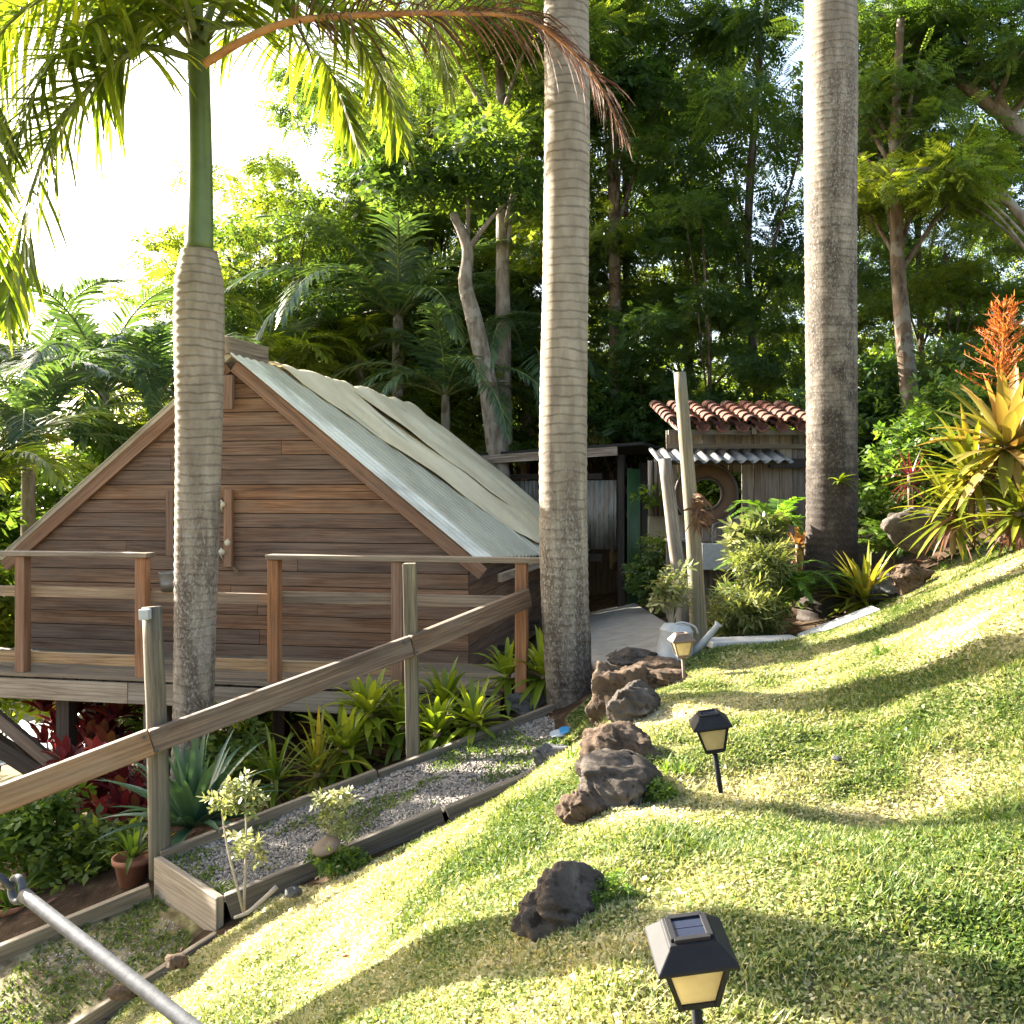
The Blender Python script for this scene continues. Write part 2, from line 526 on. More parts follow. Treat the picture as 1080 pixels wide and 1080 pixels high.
    def lathe(s, prof, c, n=24, axis=None, rnd=None, smooth=True):
        """Profile of (radius, height) about a vertical axis at c."""
        c = Vector(c)
        vs, fs = [], []
        for r, z in prof:
            for k in range(n):
                t = 2 * math.pi * k / n
                p = Vector((r * math.cos(t), r * math.sin(t), z))
                if axis is not None:
                    p = axis @ p
                vs.append(c + p)
        for i in range(len(prof) - 1):
            for k in range(n):
                k2 = (k + 1) % n
                fs.append((i * n + k, i * n + k2, (i + 1) * n + k2, (i + 1) * n + k))
        s.add(vs, fs, None, rnd, None, smooth)

    def strip(s, b, d, nrm, L, w, sag=.5, seg=4, fold=.0, prof=None, rnd=None, power=1.2):
        """A strap leaf: starts at b towards d and bends down under its weight."""
        b, d, nrm = Vector(b), Vector(d).normalized(), Vector(nrm)
        prof = prof or [.55, 1, .92, .62, .04]
        p = b.copy()
        vs, fs = [], []
        m3 = 3 if fold else 2
        for i in range(seg + 1):
            t = i / seg
            di = (d + Vector((0, 0, -1)) * (sag * t ** power)).normalized()
            sd = di.cross(nrm)
            if sd.length < 1e-4:
                sd = Vector((1, 0, 0))
            sd.normalize()
            up = sd.cross(di).normalized()
            pw = prof[0] if len(prof) == 1 else np.interp(t, np.linspace(0, 1, len(prof)), prof)
            hw = w * pw / 2
            if fold:
                vs += [p - sd * hw + up * (hw * fold), p.copy(), p + sd * hw + up * (hw * fold)]
            else:
                vs += [p - sd * hw, p + sd * hw]
            p = p + di * (L / seg)
        for i in range(seg):
            for k in range(m3 - 1):
                a = i * m3 + k
                fs.append((a, a + 1, a + m3 + 1, a + m3))
        s.add(vs, fs, None, rnd, None, bool(fold))

    def build(s, name, mats, parent=None, loc=None, bevel=0.0, kind=None, clean=False):
        if not isinstance(mats, (list, tuple)):
            mats = [mats]
        me = bpy.data.meshes.new(name)
        o = bpy.data.objects.new(name, me)
        COL.objects.link(o)
        inv = Matrix.Identity(4)
        if parent is not None:
            o.parent = parent
            inv = WM[parent.name].inverted()
            WM[o.name] = WM[parent.name]
        else:
            loc = Vector(loc) if loc is not None else Vector((0, 0, 0))
            o.location = loc
            inv = Matrix.Translation(-loc)
            WM[o.name] = Matrix.Translation(loc)
        me.from_pydata([tuple(inv @ p) for p in s.v], [], s.f)
        u = me.uv_layers.new(name='UVMap')
        u.data.foreach_set('uv', np.array([c for f in s.uv for c in f], np.float32).ravel())
        a = me.attributes.new('rnd', 'FLOAT', 'POINT')
        a.data.foreach_set('value', np.array(s.r, np.float32))
        if any(s.low):
            a = me.attributes.new('low', 'FLOAT', 'POINT')
            a.data.foreach_set('value', np.array(s.low, np.float32))
        for m in mats:
            me.materials.append(m)
        if len(mats) > 1:
            me.polygons.foreach_set('material_index', np.array(s.mi, np.int32))
        me.polygons.foreach_set('use_smooth', np.array(s.sm, bool))
        me.update()
        if bevel:
            b = o.modifiers.new('bevel', 'BEVEL')
            b.width = bevel
            b.segments = 2
            b.limit_method = 'ANGLE'
        if kind:
            o['kind'] = kind
        return o


WM = {}


def thing(name, label, cat, loc, rz=0.0, group=None):
    o = bpy.data.objects.new(name, None)
    o.empty_display_size = .1
    COL.objects.link(o)
    o.location = loc
    o.rotation_euler = (0, 0, rz)
    WM[o.name] = Matrix.Translation(Vector(loc)) @ Matrix.Rotation(rz, 4, 'Z')
    return tag(o, label, cat, group)


def tag(o, label, cat, group=None):
    o['label'] = label
    o['category'] = cat
    if group:
        o['group'] = group
    return o


def dup(root, loc, rz=0.0, sc=1.0, label=None, group=None):
    r = root.copy()
    COL.objects.link(r)
    r.location = loc
    r.rotation_euler = (0, 0, rz)
    r.scale = (sc, sc, sc) if not hasattr(sc, '__len__') else sc
    if label:
        r['label'] = label
    if group:
        r['group'] = group
    for ch in list(root.children):
        c = ch.copy()
        COL.objects.link(c)
        c.parent = r
        for g in list(ch.children):
            d = g.copy()
            COL.objects.link(d)
            d.parent = c
    return r


def np_mesh(name, V, Q, mat, rnd=None, parent=None, kind=None, loc=(0, 0, 0), smooth=False):
    """Fast mesh from arrays: Q is (n,3) or (n,4)."""
    me = bpy.data.meshes.new(name)
    V = np.asarray(V, np.float32)
    Q = np.asarray(Q, np.int32)
    k = Q.shape[1]
    me.vertices.add(len(V))
    me.vertices.foreach_set('co', V.ravel())
    me.loops.add(Q.size)
    me.loops.foreach_set('vertex_index', Q.ravel())
    me.polygons.add(len(Q))
    me.polygons.foreach_set('loop_start', np.arange(0, Q.size, k, dtype=np.int32))
    me.polygons.foreach_set('loop_total', np.full(len(Q), k, np.int32))
    me.polygons.foreach_set('use_smooth', np.full(len(Q), smooth))
    if rnd is not None:
        a = me.attributes.new('rnd', 'FLOAT', 'POINT')
        a.data.foreach_set('value', np.asarray(rnd, np.float32))
    me.update(calc_edges=True)
    me.materials.append(mat)
    o = bpy.data.objects.new(name, me)
    COL.objects.link(o)
    o.location = loc
    if parent is not None:
        o.parent = parent
    if kind:
        o['kind'] = kind
    return o


def spline(pts, n):
    """Catmull-Rom through the points."""
    pts = np.asarray(pts, float)
    q = np.vstack([2 * pts[0] - pts[1], pts, 2 * pts[-1] - pts[-2]])
    out = []
    m = len(pts) - 1
    for i in range(n + 1):
        t = i / n * m
        k = min(int(t), m - 1)
        f = t - k
        a, b, c, d = q[k:k + 4]
        out.append(.5 * ((2 * b) + (c - a) * f + (2 * a - 5 * b + 4 * c - d) * f * f + (3 * b - a - 3 * c + d) * f ** 3))
    return np.array(out)


def frond(mb, pts, r0, pairs, llen, lw, sag, alpha=1.0, plum=.25, start=.12, rnd0=.5, rv=.35, rag=0.0, seg=4, gap=0.0):
    """A pinnate leaf along a curve; material slot 0 = midrib, 1 = leaflets."""
    n = 24
    c = spline(pts, n)
    mb.cur = 0
    mb.tube(c, [r0 * (1 - .85 * i / n) for i in range(n + 1)], 6, cap=False)
    mb.cur = 1
    T = np.linspace(0, 1, n + 1)
    for i in range(pairs):
        t = start + (1 - start) * (i + .5) / pairs
        p = np.array([np.interp(t, T, c[:, k]) for k in range(3)])
        d = np.array([np.interp(min(t + .03, 1), T, c[:, k]) - np.interp(max(t - .03, 0), T, c[:, k]) for k in range(3)])
        d /= np.linalg.norm(d) + 1e-9
        up = np.array([0, 0, 1.0])
        sd = np.cross(d, up)
        if np.linalg.norm(sd) < .2:
            sd = np.cross(d, np.array([0, 1.0, .2]))
        sd /= np.linalg.norm(sd)
        nn = np.cross(sd, d)
        u = (t - start) / (1 - start)
        ln = llen * (.45 + .55 * math.sin(math.pi * min(1, .18 + u * .72))) * (1 - .45 * u ** 3)
        al = alpha * (1.15 - .75 * u)
        for s in (-1, 1):
            if random.random() < gap:
                continue
            pl = random.gauss(.1, plum)
            dd = d * math.cos(al) + (sd * s * math.cos(pl) + nn * math.sin(pl)) * math.sin(al)
            dd = dd + np.array([random.gauss(0, .05) for _ in range(3)])
            mb.strip(p, dd, nn * (1 + 0 * s) + sd * (s * .3), ln * random.uniform(.85, 1.1) * (1 - rag * random.random()), lw * random.uniform(.8, 1.15), sag * random.uniform(.7, 1.4), seg, 0, None,
                     min(1, max(0, random.gauss(rnd0, rv))))
    mb.cur = 0


def arch(p, az, L, el, drop, n=5):
    """Control points of an arching midrib."""
    pts = [np.array(p, float)]
    for i in range(n):
        t = (i + .5) / n
        e = el - drop * t ** 1.25
        pts.append(pts[-1] + L / n * np.array([math.cos(az) * math.cos(e), math.sin(az) * math.cos(e), math.sin(e)]))
    return pts


def leaf_cloud(centres, radii, per, size, kind, seed, flat=.6, droop=.3):
    """Sprigs of small leaves spread through clumps; returns arrays of quads."""
    g = np.random.default_rng(seed)
    if kind == 'pinnate':
        k = np.arange(7)
        base = []
        for s in (-1, 1):
            for j in k:
                x = .12 + j * .135
                ln = .34 * (1 - abs(j - 2.5) * .09)
                a = np.array([x, 0, 0])
                d = np.array([.55, s * .83, -.12])
                q = np.array([d[1] * -.055, d[0] * .055, 0])
                base += [a, a + d * ln * .5 + q, a + d * ln, a + d * ln * .5 - q]
        base = np.array(base)
    elif kind == 'broad':
        base = []
        for j in range(6):
            an = j * 2.399 + .3
            x = j * .13
            a = np.array([x, 0, 0])
            d = np.array([.55, math.cos(an) * .8, math.sin(an) * .45])
            d /= np.linalg.norm(d)
            q = np.cross(d, [.2, .3, 1])
            q = q / np.linalg.norm(q) * .15
            ln = .62
            base += [a, a + d * ln * .5 + q, a + d * ln, a + d * ln * .5 - q]
        base = np.array(base)
    else:   # narrow, willowy
        base = []
        for j in range(9):
            an = j * 2.399
            a = np.array([j * .11, 0, 0])
            d = np.array([.7, math.cos(an) * .6, math.sin(an) * .5])
            d /= np.linalg.norm(d)
            q = np.cross(d, [.1, .2, 1])
            q = q / np.linalg.norm(q) * .05
            base += [a, a + d * .22 + q, a + d * .5, a + d * .22 - q]
        base = np.array(base)
    C = np.repeat(np.asarray(centres, float), per, 0)
    R = np.repeat(np.asarray(radii, float), per, 0)
    n = len(C)
    off = g.normal(size=(n, 3))
    off /= np.linalg.norm(off, axis=1, keepdims=True)
    rr = g.random(n) ** .45
    off2 = off * rr[:, None] * R[:, None]
    off2[:, 2] *= flat
    pos = C + off2
    az = np.arctan2(off[:, 1], off[:, 0]) + g.normal(0, .9, n)
    el = g.normal(-droop, .4, n)
    rl = g.normal(0, .5, n)
    sc = size * g.uniform(.7, 1.3, n)
    ca, sa, ce, se, cr, sr = np.cos(az), np.sin(az), np.cos(el), np.sin(el), np.cos(rl), np.sin(rl)
    ex = np.stack([ca * ce, sa * ce, se], 1)
    ey0 = np.stack([-sa, ca, 0 * sa], 1)
    ez0 = np.cross(ex, ey0)
    ey = ey0 * cr[:, None] + ez0 * sr[:, None]
    ez = np.cross(ex, ey)
    V = pos[:, None, :] + sc[:, None, None] * (base[None, :, 0:1] * ex[:, None] + base[None, :, 1:2] * ey[:, None] + base[None, :, 2:3] * ez[:, None])
    nb = len(base)
    Q = np.arange(n * nb).reshape(-1, 4)
    clump = np.repeat(g.random(len(centres)), per)
    rv = np.clip(.5 * clump + .5 * g.random(n), 0, 1)
    rnd = np.repeat(rv, nb)
    rnd = np.clip(rnd + np.repeat(g.normal(0, .08, len(Q)), 4), 0, 1)
    return V.reshape(-1, 3), Q, rnd


# ------------------------------------------------------------------ ground
def axis(a, b, lo, hi, step, grow=1.35, start=.25):
    v = list(np.arange(lo, hi, step))
    s = start
    x = lo
    while x > a:
        x -= s
        v.insert(0, x)
        s *= grow
    s = start
    x = v[-1]
    while x < b:
        x += s
        v.append(x)
        s *= grow
    return np.array(v)


xs = axis(-90, 90, -3.2, 4.6, .06)
ys = axis(-30, 150, .3, 9.2, .06)
X, Y = np.meshgrid(xs, ys)
Z = H(X, Y)
bump_ = (vnoise(X, Y, .35, 1) - .5) * .05 + (vnoise(X, Y, .12, 2) - .5) * .02
Z = Z + bump_ * ((X > -4) & (X < 5) & (Y < 9.5))
V = np.stack([X.ravel(), Y.ravel(), Z.ravel()], 1)
nx, ny = len(xs), len(ys)
I = np.arange(nx * ny).reshape(ny, nx)
Q = np.stack([I[:-1, :-1].ravel(), I[:-1, 1:].ravel(), I[1:, 1:].ravel(), I[1:, :-1].ravel()], 1)
ground = np_mesh('ground', V, Q, M['ground'], None, None, 'structure', (0, 0, 0), True)
a = ground.data.attributes.new('lawn', 'FLOAT', 'POINT')
jx = X + (vnoise(X, Y, .2, 5) - .5) * .25
jy = Y + (vnoise(X, Y, .2, 6) - .5) * .25
lw_ = inside(jx, jy).astype(np.float32)
lw_ = np.maximum(lw_, ((Y > 17) | (np.abs(X) > 7)) * .45)
a.data.foreach_set('value', lw_.ravel().astype(np.float32))


def HB(x, y):
    return H(x, y) + (vnoise(x, y, .35, 1) - .5) * .05 + (vnoise(x, y, .12, 2) - .5) * .02


def grass_mesh():
    g = np.random.default_rng(3)
    N = 3000000
    d = 1.1 + 8.2 * g.random(N) ** 1.25
    px = g.uniform(-260, 1500, N)
    x = (px - 540) / F * d
    y = d
    keep = inside(x + (vnoise(x, y, .2, 5) - .5) * .25, y + (vnoise(x, y, .2, 6) - .5) * .25)
    thin = vnoise(x, y, .55, 8) * .6 + vnoise(x, y, .17, 9) * .4
    keep &= g.random(N) < np.clip(1.2 - thin * 1.25, .08, 1)
    x, y, thin, d = x[keep], y[keep], thin[keep], d[keep]
    n = len(x)
    z = HB(x, y) - .004
    clover = g.random(n) < .66
    az = g.random(n) * 6.283
    hh = np.where(clover, g.uniform(.005, .019, n), g.uniform(.008, .030, n)) * (1.15 - .5 * thin)
    wd = np.where(clover, g.uniform(.0026, .0056, n), g.uniform(.0012, .0022, n)) * (.8 + .19 * d)
    c, s = np.cos(az), np.sin(az)
    fx = np.stack([c, s, 0 * c], 1)
    sx_ = np.stack([-s, c, 0 * c], 1)
    up = np.array([0, 0, 1.0])
    b = np.stack([x, y, z], 1)
    V = np.empty((n, 4, 3))
    # blades: lean outward; clover: a small tilted leaf at the top of its stalk
    hh = hh * (.55 + 1.5 * vnoise(x, y, .22, 12) ** 2 + .5 * vnoise(x, y, .05, 13))
    wd = wd * np.where(g.random(n) < .12, 1.7, 1.0)
    lean = g.uniform(.2, .9, n)[:, None]
    w2 = wd[:, None]
    tip = b + up * hh[:, None] + fx * (hh[:, None] * lean)
    mid = b + up * (hh[:, None] * .6) + fx * (hh[:, None] * lean * .35)
    V[:, 0] = b
    V[:, 1] = mid + sx_ * w2
    V[:, 2] = tip
    V[:, 3] = mid - sx_ * w2
    k = clover
    tilt = g.normal(0, .45, n)[:, None]
    cc = b + up * hh[:, None]
    e1 = fx * np.cos(tilt) + up * np.sin(tilt)
    Vc = np.stack([cc - e1 * w2, cc + sx_ * w2 * .9, cc + e1 * w2, cc - sx_ * w2 * .9], 1)
    V[k] = Vc[k]
    dry = np.clip((thin - .33) * 1.9, 0, 1)
    r = np.clip(.19 + .66 * dry + .25 * (vnoise(x, y, .9, 14) - .5) + g.normal(0, .2, n), 0, 1)
    np_mesh('grass', V.reshape(-1, 3), np.arange(n * 4).reshape(-1, 4), M['grass'], np.repeat(r, 4), None, 'stuff')
    o = bpy.data.objects['grass']
    tag(o, 'short sunlit lawn of clover and grass with dry straw patches', 'grass')


grass_mesh()

def litter_mesh():
    g = np.random.default_rng(15)
    n = 1500
    d = 1.3 + 8 * g.random(n) ** .8
    x = (g.uniform(-200, 1250, n) - 540) / F * d
    on = inside(x, d)
    k = (~on) | (g.random(n) < .28)
    x, y = x[k], d[k]
    n = len(x)
    b = np.stack([x, y, HB(x, y) + .012], 1)
    az = g.random(n) * 6.28
    L = np.where(inside(x, y), g.uniform(.006, .018, n), g.uniform(.02, .06, n))[:, None]
    fx = np.stack([np.cos(az), np.sin(az), g.normal(.15, .25, n)], 1)
    sd = np.stack([-np.sin(az), np.cos(az), g.normal(0, .3, n)], 1)
    V = np.stack([b - fx * L, b + sd * L * .35 + (0, 0, .004), b + fx * L, b - sd * L * .35 + (0, 0, .004)], 1)
    np_mesh('leaf_litter', V.reshape(-1, 3), np.arange(n * 4).reshape(-1, 4), M['dead_leaf'], np.repeat(g.random(n), 4), None, 'stuff')
    tag(bpy.data.objects['leaf_litter'], 'scattered dry brown leaves on the beds and lawn', 'leaf litter')


litter_mesh()

# ------------------------------------------------------------------ gravel path
BL, BR = np.array([-1.98, 5.35, -.46]), np.array([.30, 6.48, .13])
FL, FR = np.array([-1.48, 4.85, -.46]), np.array([.22, 5.36, .07])
B2L, F2L = np.array([-3.3, 4.68, -1.0]), np.array([-2.45, 4.08, -1.06])
B2R, F2R = np.array([-2.02, 5.31, -.64]), np.array([-1.47, 4.78, -.62])


def bil(u, v, a, b, c, d):
    u, v = np.asarray(u)[..., None], np.asarray(v)[..., None]
    return (a * (1 - u) + b * u) * (1 - v) + (c * (1 - u) + d * u) * v


def sheet(name, a, b, c, d, mat, n=40, m=14, amp=.012, drop=.03):
    U, W = np.meshgrid(np.linspace(0, 1, n), np.linspace(0, 1, m))
    q = bil(U, W, a, b, c, d)
    q[..., 2] += (vnoise(q[..., 0], q[..., 1], .18, 11) - .5) * amp * 2 - drop
    I = np.arange(n * m).reshape(m, n)
    Q = np.stack([I[:-1, :-1].ravel(), I[:-1, 1:].ravel(), I[1:, 1:].ravel(), I[1:, :-1].ravel()], 1)
    return np_mesh(name, q.reshape(-1, 3), Q, mat, None, None, 'structure', (0, 0, 0), True)


sheet('gravel_path', FL, FR, BL, BR, M['gravel_bed'])
sheet('lower_path', F2L, F2R, B2L, B2R, M['ground'], drop=.02).data.attributes.new('lawn', 'FLOAT', 'POINT')
lp = bpy.data.objects['lower_path']
lp.data.attributes['lawn'].data.foreach_set('value', np.clip(rng.random(len(lp.data.vertices)) * .9, 0, 1).astype(np.float32))


def gravel_mesh():
    g = np.random.default_rng(4)
    n = 15000
    u, v = g.random(n), g.random(n)
    p = bil(u, v, FL, FR, BL, BR)
    keep = vnoise(p[:, 0], p[:, 1], .22, 21) * .7 + vnoise(p[:, 0], p[:, 1], .09, 22) * .3 < .62 + .3 * g.random(n) - .1
    n2 = 1400
    p2 = bil(.55 + .4 * g.random(n2), .2 + .6 * g.random(n2), F2L, F2R, B2L, B2R)
    p = np.vstack([p[keep], p2])
    n = len(p)
    p[:, 2] += (vnoise(p[:, 0], p[:, 1], .18, 11) - .5) * .024 - .024
    o = np.array([(1, 0, 0), (-1, 0, 0), (0, 1, 0), (0, -1, 0), (0, 0, 1), (0, 0, -1)], float)
    f = np.array([(0, 2, 4), (2, 1, 4), (1, 3, 4), (3, 0, 4), (2, 0, 5), (1, 2, 5), (3, 1, 5), (0, 3, 5)])
    s = g.uniform(.006, .014, n)
    V = o[None] * s[:, None, None] * g.uniform(.6, 1.3, (n, 6, 1))
    az = g.random(n) * 6.28
    R = np.zeros((n, 3, 3))
    R[:, 0, 0] = np.cos(az)
    R[:, 0, 1] = -np.sin(az)
    R[:, 1, 0] = np.sin(az)
    R[:, 1, 1] = np.cos(az)
    R[:, 2, 2] = .65
    R[:, 2, 0] = .3
    V = np.einsum('nij,nkj->nki', R, V) + p[:, None]
    Fc = (f[None] + (np.arange(n) * 6)[:, None, None]).reshape(-1, 3)
    np_mesh('gravel', V.reshape(-1, 3), Fc, M['gravel'], np.repeat(np.clip(g.normal(.6, .25, n), 0, 1), 6), None, 'stuff')
    tag(bpy.data.objects['gravel'], 'loose pale grey gravel filling the timber edged path', 'gravel')
    # weeds sprouting between the stones
    m = 5200
    u, v = g.random(m), g.random(m)
    q = bil(u, v, FL, FR, BL, BR)
    k = vnoise(q[:, 0], q[:, 1], .22, 21) * .7 + vnoise(q[:, 0], q[:, 1], .09, 22) * .3 > .56
    q = q[k]
    q2 = bil(g.random(4500), g.random(4500), F2L, F2R, B2L, B2R)
    q2 = q2[vnoise(q2[:, 0], q2[:, 1], .2, 31) > .42]
    q = np.vstack([q, q2])
    q[:, 2] -= .025
    m = len(q)
    az = g.random(m) * 6.28
    hh = g.uniform(.012, .035, m)[:, None]
    w = g.uniform(.003, .008, m)[:, None]
    fx = np.stack([np.cos(az), np.sin(az), 0 * az], 1)
    sd = np.stack([-np.sin(az), np.cos(az), 0 * az], 1)
    up = np.array([0, 0, 1.0])
    V = np.stack([q, q + up * hh * .6 + sd * w + fx * hh * .3, q + up * hh + fx * hh, q + up * hh * .6 - sd * w + fx * hh * .3], 1)
    np_mesh('weeds', V.reshape(-1, 3), np.arange(m * 4).reshape(-1, 4), M['grass'], np.repeat(g.random(m) * .3, 4), None, 'stuff')
    tag(bpy.data.objects['weeds'], 'low green weeds sprouting between the gravel of the path', 'weeds')


gravel_mesh()


def timber(label, pts, w, hgt, mat='edging_wood', group='timber edging boards of the path', name='edging_board'):
    mb = MB()
    for a, b in zip(pts[:-1], pts[1:]):
        mb.beam(a, b, w, hgt)
    loc = pts[0]
    o = mb.build(name, M[mat], None, loc, .006)
    return tag(o, label, 'edging board', group)


up = np.array([0, 0, 1.0])
timber('long weathered timber edging the gravel path along the bromeliad bed', [BL + (0, .02, -.03), (BL + BR) / 2 + (0, .02, -.025)], .045, .13)
timber('weathered timber edging the upper gravel path up to the middle palm', [(BL + BR) / 2 + (.015, .03, -.035), BR + (0, .02, -.03)], .045, .12)
timber('long timber edging the gravel path along the lawn', [FL + (.03, -.01, -.05), FL * .35 + FR * .65 + (0, -.02, -.05)], .05, .13)
timber('short upper timber edging the gravel path near the grey stones', [FL * .34 + FR * .66 + (.01, -.01, -.06), FR + (0, -.02, -.05)], .05, .12)
M['pale_edge'] = wood('pale_edge', (.12, .09, .06), (.34, .28, .20), (.46, .39, .29), (.24, .2, .15), wamt=.5)
timber('pale bolted riser board closing the lower end of the gravel path', [BL + (-.02, .0, -.1), FL + (.0, -.04, -.1)], .045, .22, 'pale_edge')
timber('timber edging the lower path on the side of the flower pots', [B2R + (0, .0, .0), B2L], .05, .11)
timber('dark timber edging the lower path beside the lawn', [F2R + (0, -.02, -.02), F2L + (0, 0, -.02)], .04, .09)

# ------------------------------------------------------------------ the cabin
YAW = math.radians(-11)
AP = (-2.455, 8.407)
CX = Matrix.Translation((AP[0], AP[1], 0)) @ Matrix.Rotation(YAW, 4, 'Z')
W, DECK, EAVE_W, RIDGE, PITCH = 2.13, .165, 1.05, 2.80, .80
cabin = thing('cabin', 'weathered brown timber cabin with a steep corrugated gable roof', 'cabin', CX @ Vector((0, 2.5, DECK - .2)), YAW)
zg = lambda x: RIDGE - .06 - PITCH * abs(x)
xg = lambda z: min(W, max(0.0, (RIDGE - .06 - z) / PITCH))
mb = MB(CX)
z = DECK - .02
while z < RIDGE - .08:
    ph = random.uniform(.118, .132)
    z2 = min(z + ph, RIDGE - .07)
    a0, a1 = xg(z), xg(z2)
    if a0 > .03:
        cut = []
        if random.random() < .3 and a0 > .9:
            cut = [random.uniform(-a1 * .7, a1 * .7)]
        lo0, lo1 = -a0, -a1
        off = random.uniform(0, .004)
        for cx in cut + [None]:
            hi0, hi1 = (a0, a1) if cx is None else (cx, cx)
            mb.prism([(lo0, z + .004), (hi0, z + .004), (hi1, z2), (lo1, z2)], -.024 - off, 0, None)
            lo0 = lo1 = (cx + .003) if cx is not None else 0
    z = z2 + .002
mb.build('gable_wall', M['cabin_wood'], cabin, bevel=.003)
mb = MB(CX)
mb.prism([(-W + .01, DECK - .2), (W - .01, DECK - .2), (W - .01, zg(W)), (0, RIDGE - .07), (-W + .01, zg(W))], .001, .06)
mb.build('wall_core', M['dark_wood'], cabin)
mb = MB(CX)
mb.prism([(-W + .01, DECK - .2), (W - .01, DECK - .2), (W - .01, zg(W)), (0, RIDGE - .07), (-W + .01, zg(W))], 5.0, 5.05)
mb.build('rear_wall', M['dark_wood'], cabin)
for sx in (-1, 1):
    mb = MB(CX)
    z = DECK - .25
    while z < EAVE_W - .04:
        mb.box((sx * (W - .012), 2.53, z + .065), .024, 5.0, .125)
        z += .13
    mb.build('side_wall', M['cabin_wood'], cabin, bevel=.003)
# roof sheets, corrugated down the slope


def roof_sheet(side, t0, t1, r1a, r1b, lift, rnd):
    n = int((t1 - t0) / .0125)
    m = MB(CX)
    vs, fs = [], []
    for i in range(n + 1):
        t = t0 + (t1 - t0) * i / n
        k = (t - .0) / .15 * 2 * math.pi
        wv = .022 * max(-.55, min(.8, math.sin(k) * 1.4))
        for j in range(5):
            f = j / 4
            r = f * (r1a + (r1b - r1a) * i / n) + .0
            vs.append((side * r + side * wv * .62, t, RIDGE - PITCH * r + .02 + wv * .78 + lift))
    for i in range(n):
        for j in range(4):
            a = i * 5 + j
            q = (a, a + 5, a + 6, a + 1)
            fs.append(q if side > 0 else q[::-1])
    m.add(vs, fs, None, rnd, None, False)
    o = m.build('roof_sheet', M['roof_metal'], cabin)
    s = o.modifiers.new('thick', 'SOLIDIFY')
    s.thickness = .004
    return o


fl = lambda t: 2.24 + .055 * max(t, 0)
tt = [-.14, .42, 1.3, 2.2, 3.1, 4.0, 4.7, 5.45]
for i in range(7):
    roof_sheet(1, tt[i], tt[i + 1] + .06, fl(tt[i]), fl(tt[i + 1]), .005 * (i % 2), [.0, .75, .9, .6, .8, .7, .85][i])
    roof_sheet(-1, tt[i], tt[i + 1] + .06, 2.3, 2.3, .005 * (i % 2), [.1, .6, .8, .5, .7, .6, .8][i])
for sx in (-1, 1):
    mb = MB(CX)
    p0 = Vector((sx * .03, -.07, RIDGE - .085))
    p1 = Vector((sx * 2.27, -.07, RIDGE - .085 - PITCH * 2.24))
    mb.beam(p0, p1, .035, .11, (0, 0, 1))
    mb.build('barge_board', M['red_wood'], cabin, bevel=.004)
mb = MB(CX)
mb.beam((0, -.16, RIDGE + .09), (0, .62, RIDGE + .11), .05, .15)
mb.build('ridge_beam', M['grey_wood'], cabin, bevel=.005)
mb = MB(CX)
mb.beam((-.08, -.13, RIDGE - .47), (-.08, -.13, RIDGE + .17), .045, .05, (0, 1, 0))
mb.beam((0.0, -.12, RIDGE - .47), (0.0, -.12, RIDGE - .17), .09, .05, (0, 1, 0))
mb.build('ridge_post', M['red_wood'], cabin, bevel=.004)
for bx, zb, zt in ((-.59, 1.04, 1.62), (-.03, .95, 1.63)):
    mb = MB(CX)
    mb.beam((bx, -.062, zb), (bx, -.062, zt), .075, .045, (0, 1, 0))
    bt = mb.build('window_batten', M['red_wood'], cabin, bevel=.004)
    if bx > -.1:
        for hz in (zb + .13, zt - .13):
            mb = MB(CX)
            mb.lathe([(.001, -.03), (.022, -.022), (.034, 0), (.022, .022), (.001, .03)], (bx - .05, -.09, hz), 10)
            mb.tube([(bx - .05, -.06, hz - .07), (bx - .06, -.1, hz - .02), (bx - .05, -.1, hz + .04)], .008, 6)
            mb.build('shell_hook', M['shell'], bt)
mb = MB(CX)
mb.beam((-.035, -.05, .99), (.06, -.06, .9), .02, .015)
mb.build('twig_hook', M['stem_brown'], cabin)
mb = MB(CX)
for tz in (3.6, 5.3):
    mb2 = MB(CX)
    mb2.beam((W + .25, tz, -.6), (W + .25, tz, RIDGE - PITCH * (W + .25) - .03), .09, .09, (0, 1, 0))
    mb2.build('eave_post', M['hut_wood'], cabin, bevel=.005)
mb = MB(CX)
mb.beam((W + .27, -.02, EAVE_W - .16), (W + .4, 5.3, EAVE_W - .2), .04, .07)
mb.build('eave_board', M['grey_wood'], cabin, bevel=.004)


def tarp(label, ra, rb, ea, eb, lift, seed, reach):
    n, m = 50, 40
    vs, fs = [], []
    for i in range(n + 1):
        for j in range(m + 1):
            f = j / m
            s = i / n
            r = -.10 + (reach + .10) * f
            t = (ra + (rb - ra) * s) * (1 - f) + (ea + (eb - ea) * s) * f
            wr = float(vnoise(np.array([t * 1.0 + r * .2]), np.array([r * .5]), .32, seed)[0] - .5) * .09 + float(vnoise(np.array([t]), np.array([r * .25]), .13, seed + 1)[0] - .5) * .035
            ab = abs(r)
            vs.append((r, t, RIDGE - PITCH * max(ab, .06) + .055 + lift + .045 * max(0, 1 - ab * 4) + wr * min(1, .35 + 3 * f)))
    for i in range(n):
        for j in range(m):
            a = i * (m + 1) + j
            fs.append((a, a + m + 1, a + m + 2, a + 1))
    mb = MB(CX)
    mb.add(vs, fs, None, .5, None, True)
    o = mb.build('tarpaulin', M['tarp'], None, CX @ Vector((0, ra, RIDGE)))
    s = o.modifiers.new('thick', 'SOLIDIFY')
    s.thickness = .006
    tag(o, label, 'tarpaulin', 'tarpaulins over the cabin roof')


tarp('wrinkled beige tarpaulin covering the front half of the cabin roof', .62, 2.5, 2.5, 4.0, .015, 40, 2.3)
tarp('wrinkled beige tarpaulin covering the rear half of the cabin roof', 2.35, 5.35, 3.75, 5.5, .03, 50, 2.42)

